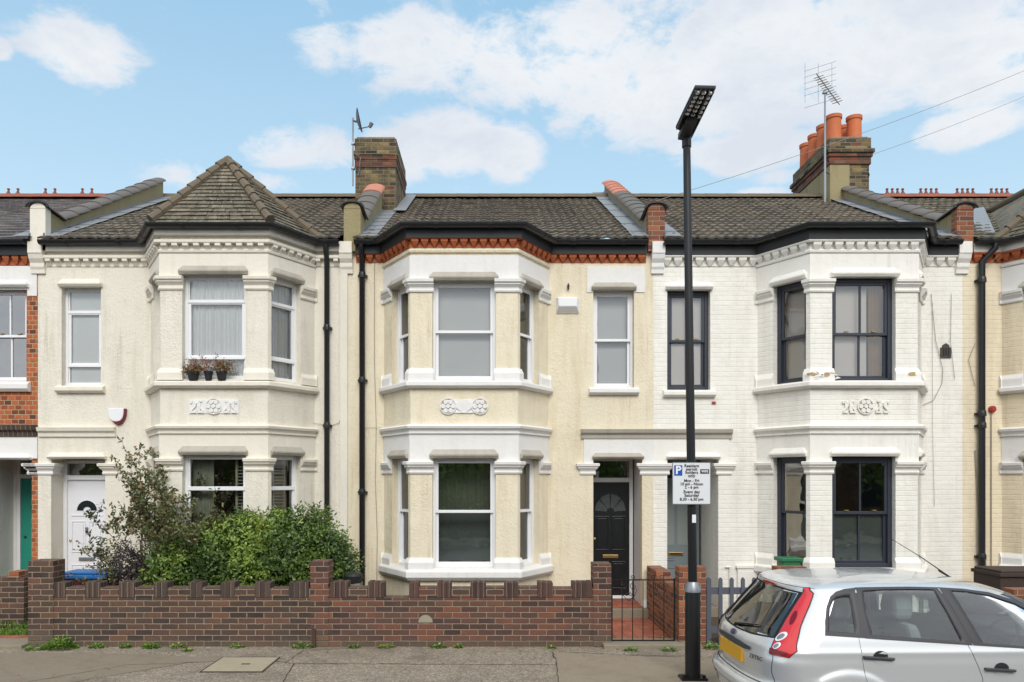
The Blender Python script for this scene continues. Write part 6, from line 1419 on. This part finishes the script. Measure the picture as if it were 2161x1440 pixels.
        k_ = build(mb, 'tail_lamp', redm, smooth='all'); tl = [(q[0] * s, q[1]) for q in le + ri_[::-1]]
        edge = sub(tl, 3); build((lambda mb: (mb.tube([Vector(R3(.008)(*q)) for q in edge + edge[:1]], .005, 4), mb)[1])(MB()), 'lamp_seal', trim2, k_)
        for (w_, h_, r_) in ((.650, 1.008, .037), (.678, .938, .027)):
            for rr, mt_, of in ((r_, M_upvc, .022), (r_ * .66, M_steel, .027)):
                mb = MB(); mb.v = [R3(of)(s * (w_ + rr * .9 * cos(2 * pi * k / 16)), h_ + rr * sin(2 * pi * k / 16)) for k in range(16)] + [R3(of + .004)(s * w_, h_)]; mb.f = [(k, (k + 1) % 16, 16) for k in range(16)]; build(mb, 'indicator_lens', mt_, k_)
        lo = [(.64, .866), (.635, .915), (.68, .912), (.72, .905), (.76, .90), (.77, .882), (.76, .868)]; build(fill([(q[0] * s, q[1]) for q in lo], R3(.021), 3, 4), 'reverse_lens', red2, k_)
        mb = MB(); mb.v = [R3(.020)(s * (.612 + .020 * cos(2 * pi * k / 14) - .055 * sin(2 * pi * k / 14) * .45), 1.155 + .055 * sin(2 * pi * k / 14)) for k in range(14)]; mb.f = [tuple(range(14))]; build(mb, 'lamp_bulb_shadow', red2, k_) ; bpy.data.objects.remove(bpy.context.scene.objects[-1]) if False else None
    g_ = build(fill(rg, R3(-.004), 4, 9), 'rear_window', cgd, smooth='all')
    fr_ = build(rng(shr(rg, 1.015), shr(rg, .955), R3(.003), R3(-.006), 4), 'rear_window_seal', trim2, g_, smooth='all')
    mb = MB(); P = [Vector(R3(.016)(w, h)) for w, h in ((.05, .985), (-.1, 1.01), (-.28, 1.035), (-.34, 1.045))]; mb.tube(P, [.013, .008, .006, .005], 6); mb.tube([Vector(R3(.0)(.05, .975)), P[0]], .022, 8); build(mb, 'rear_wiper', trim2)
    ws = MB(); ks = 14
    wsr = [[(sm(XFf, h) - sm(A2, h) * (1 - max(0, 1 - abs(u) ** 2.3) ** (1 / 2.3)), u * sm(WW, h) * .985, h) for u in [-1 + 2 * i / ks for i in range(ks + 1)]] for h in [.98 + .37 * j / 8 for j in range(9)]]
    b = 0
    for r in wsr: ws.v += r
    for j in range(8):
        for i in range(ks): a = j * (ks + 1) + i; ws.f.append((a, a + 1, a + ks + 2, a + ks + 1))
    build(ws, 'windscreen', cg, smooth='all')
    # spoiler lamp, plate recess, plate, badge, script
    bk = [(-.13, 1.352), (-.13, 1.38), (.13, 1.38), (.13, 1.352)]; build(fill(bk, R3(.012), 3, 3), 'brake_lamp', redm)
    gr = [(-.40, .842), (-.40, .868), (-.2, .880), (0, .884), (.2, .880), (.40, .868), (.42, .842), (.3, .832), (-.3, .832)]; build(fill(gr, R3(.012), 3, 4), 'boot_grip', trim)
    mb = MB(); px_ = rear(.0, .76) - .014; py_ = rear(.27, .76) - .014
    mb.add([(px_ + .002, -.26, .705), (px_ - .010, .26, .705), (px_ - .006, .26, .822), (px_ + .006, -.26, .822), (px_ + .03, -.26, .705), (px_ + .03, .26, .705), (px_ + .04, .26, .822), (px_ + .04, -.26, .822)], [(0, 1, 2, 3), (0, 4, 5, 1), (1, 5, 6, 2), (2, 6, 7, 3), (3, 7, 4, 0)]); mp_ = mat_plain('yellow_number_plate', C(226, 168, 36), .35, 0, .02); build(mb, 'number_plate', mp_)
    mb = MB(); mb.v = [R3(.012)(-.0 + .055 * cos(2 * pi * k / 18), .925 + .024 * sin(2 * pi * k / 18)) for k in range(18)] + [R3(.018)(0, .925)]; mb.f = [(k, (k + 1) % 18, 18) for k in range(18)]; build(mb, 'badge', mat_plain('badge_blue', C(50, 58, 104), .2, .3, 0), smooth='all')
    tx_ = text('ZETEC', 0, 0, .052, trim, T, bold=.001); tx_.location = (rear(.50, .80) - .010, -.50, .80); tx_.rotation_euler = (pi / 2, 0, -pi / 2 + .42); tx_.scale = (1.15, .9, 1)
    tx_.rotation_euler = (pi / 2, 0, -pi / 2 + math.atan2(rear(.58, .84) - rear(.42, .84), .16)); tx_.location.x -= .004
    # gaps: tailgate to bumper, tailgate sides, roof seam
    for pts in ([(w_ / 20 * .70, .600) for w_ in range(-20, 21)],): build(strip(pts, R3(-.001), .006), 'panel_gap', trim2)
    for s in (-1, 1):
        build(strip([(s * (.655 + .01 * math.sin(k)), .86 - .03 * k) for k in range(9)], R3(-.001), .0035), 'panel_gap', trim2)
        build(strip([(s * w_, 1.386 + .0 * w_) for w_ in [.0 + .56 * k / 8 for k in range(9)]], R3(.0), .002), 'panel_gap', trim)
    # bumper moulding
    bm = MB(); zs_ = [(.585, .0), (.575, .028), (.53, .036), (.49, .030), (.475, .0)]; ws_ = [-.80 + 1.6 * k / 60 for k in range(61)]
    for w_ in ws_: bm.v += [tuple(R3(o_)(w_ * .995 if abs(w_) < .8 else w_, h_)) for h_, o_ in zs_]
    for i in range(60):
        for j in range(4): a = i * 5 + j; bm.f.append((a, a + 5, a + 6, a + 1))
    build(bm, 'bumper_moulding', paint, smooth='all')
    # cabin
    mb = MB(); mb.box(.35, 2.9, -.72, .72, .22, .30); mb.box(.35, .95, -.62, .62, .30, .86); build(mb, 'cabin_floor', inner)
    mb = MB(); mb.box(2.45, 2.85, -.66, .66, .5, .94); build(mb, 'dashboard', inner, bevel=.03)
    def seat(cx_, cy_, hw=.25):
        mb = MB(); mb.box(cx_, cx_ + .48, cy_ - hw, cy_ + hw, .36, .52); mb.add([(cx_ - .05, cy_ - hw, .45), (cx_ + .1, cy_ - hw, .45), (cx_ + .1, cy_ + hw, .45), (cx_ - .05, cy_ + hw, .45), (cx_ - .20, cy_ - hw * .85, 1.08), (cx_ - .10, cy_ - hw * .85, 1.08), (cx_ - .10, cy_ + hw * .85, 1.08), (cx_ - .20, cy_ + hw * .85, 1.08)], [(0, 3, 2, 1), (4, 5, 6, 7), (0, 1, 5, 4), (1, 2, 6, 5), (2, 3, 7, 6), (3, 0, 4, 7)]); o = build(mb, 'seat', inner2, bevel=.04)
        mb = MB(); x_ = cx_ - .17; 
        mb.v = [(x_ + dx_, cy_ + w_, z_) for dx_ in (-.085, .075) for w_, z_ in ((-.13, 1.10), (.13, 1.10), (.145, 1.20), (.10, 1.335), (-.10, 1.335), (-.145, 1.20))]; mb.f = [(0, 1, 2, 3, 4, 5), (11, 10, 9, 8, 7, 6)] + [(i, i + 6, (i + 1) % 6 + 6, (i + 1) % 6) for i in range(6)]; hr = build(mb, 'headrest', inner2, o, bevel=.045)
        mb = MB(); [mb.tube([(x_, cy_ + a, 1.05), (x_, cy_ + a, 1.14)], .007, 6) for a in (-.06, .06)]; build(mb, 'headrest_rod', M_steel, o)
    seat(1.50, -.36); seat(1.50, .36); seat(.98, -.34, .3); seat(.98, .34, .3)
    mb = MB(); c = Vector((2.25, -.36, .93)); ax_ = Vector((-.86, 0, .5)).normalized(); u_ = Vector((0, 1, 0)); v_ = ax_.cross(u_); mb.tube([c + (u_ * cos(t) + v_ * sin(t)) * .18 for t in [2 * pi * k / 28 for k in range(29)]], .014, 6); mb.tube([c - u_ * .17, c + u_ * .17], .018, 6); mb.tube([c, c - ax_ * .25], .03, 6); build(mb, 'steering_wheel', trim2)
    # wheels
    for cx_ in (.67, 3.16):
        for s in (-1, 1):
            mb = MB(); mb.lathe([(.19, -.085), (.27, -.088), (.295, -.06), (.30, 0), (.295, .06), (.27, .088), (.19, .085)], (0, 0, 0), 32); mb.v = [(cx_ + v[0], s * .735 + v[2], .30 + v[1]) for v in mb.v]; ty = build(mb, 'wheel', trim2, smooth='all')
            mb = MB(); mb.lathe([(.0, .07), (.05, .075), (.06, .05), (.17, .055), (.19, .085), (.2, .08)], (0, 0, 0), 24); mb.v = [(cx_ + v[0], s * (.735 + v[2]), .30 + v[1]) for v in mb.v]
            for k in range(7): a = 2 * pi * k / 7; mb.bar((cx_, s * .81, .30), (cx_ + .18 * cos(a), s * .815, .30 + .18 * sin(a)), .05, .02, up=(0, 1, 0))
            build(mb, 'rim', M_steel, ty)
            mb = MB(); 
        mb = MB(); mb.box(cx_ - .36, cx_ + .36, -.62, .62, .2, .62); build(mb, 'wheel_well', trim2)
    mb = MB(); a = Vector((2.05, .0, 1.395)); mb.tube([a, a + Vector((-.28, .0, .19)), a + Vector((-.56, .0, .36))], [.007, .004, .0025], 5); mb.tube([a, a + Vector((-.12, 0, .07))], .009, 6); build(mb, 'roof_aerial', trim2)
    for s in (-1, 1):
        mb = MB(); mb.box(2.42, 2.56, s * .80, s * .98, .95, 1.08); build(mb, 'door_mirror', trim, bevel=.03)
    for s in (-1, 1): hl = [(.30, .66), (.45, .80), (.68, .84), (.72, .74), (.6, .64)]; mb = MB(); mb.v = [(sm(XFf, h) - sm(A2, h) * (1 - (1 - (w / sm(WW, h)) ** 2.3) ** (1 / 2.3)) + .006, s * w, h) for w, h in hl]; mb.f = [(0, 1, 2, 3, 4)]; build(mb, 'headlight', M_steel)
    return T
car()

# ------------------------------------------------------------------ the other side of the street (reflected in the windows)
M_far = mat_brick('far_brown_brick', [(0, C(96, 66, 52)), (.6, C(128, 90, 66)), (1, C(150, 110, 80))], C(140, 124, 104))
for i in range(8):
    x0 = -28 + 7 * i; t = thing('terraced_house', (x0 + 3.5, -8.5, 0), ('brown brick house across the road, ' + ('first', 'second', 'third', 'fourth', 'fifth', 'sixth', 'seventh', 'eighth')[i] + ' of the row'), 'house', 'houses across the road')
    m = MB(); hs_ = [(x0 + a, x0 + a + 1.1, z, z + 1.6) for a in (1.0, 4.6) for z in (.9, 3.2)]; fr_ = Fr((0, -8.5), (-1, 0)); m.panel(fr_, -(x0 + 7), -x0, -.2, 5.0, 0, .25, [(-b, -a, c, d) for a, b, c, d in hs_]); m.build('wall', M_far, t)
    m = MB(); 
    for a, b, c, d in hs_: m.box(a, b, -8.66, -8.62, c, d)
    m.build('window', M_fasciab, t)
    m = MB(); m.add([(x0, -8.3, 5.0), (x0 + 7, -8.3, 5.0), (x0 + 7, -12.5, 6.4), (x0, -12.5, 6.4), (x0, -16.7, 5.0), (x0 + 7, -16.7, 5.0)], [(0, 1, 2, 3), (3, 2, 5, 4)]); m.build('roof', M_tile, t)
R = random.Random(77)
for i, (x, h_) in enumerate(((-20, 4.6), (-14, 4.2), (-8.5, 4.4), (-2.2, 4.0), (3.4, 4.6), (9.5, 4.3), (14.5, 4.7), (20, 4.5))):
    bush('street_tree', [(x, -4.9, h_ * .68, 1.5, 1.2, h_ * .30), (x + .7, -5.0, h_ * .52, 1.0, 1.0, 1.1)], 5000, .16, .09, M_bush, 40 + i, 'leafy street tree across the road, ' + ('first', 'second', 'third', 'fourth', 'fifth', 'sixth', 'seventh', 'eighth')[i] + ' of the row', 'tree', -.1)
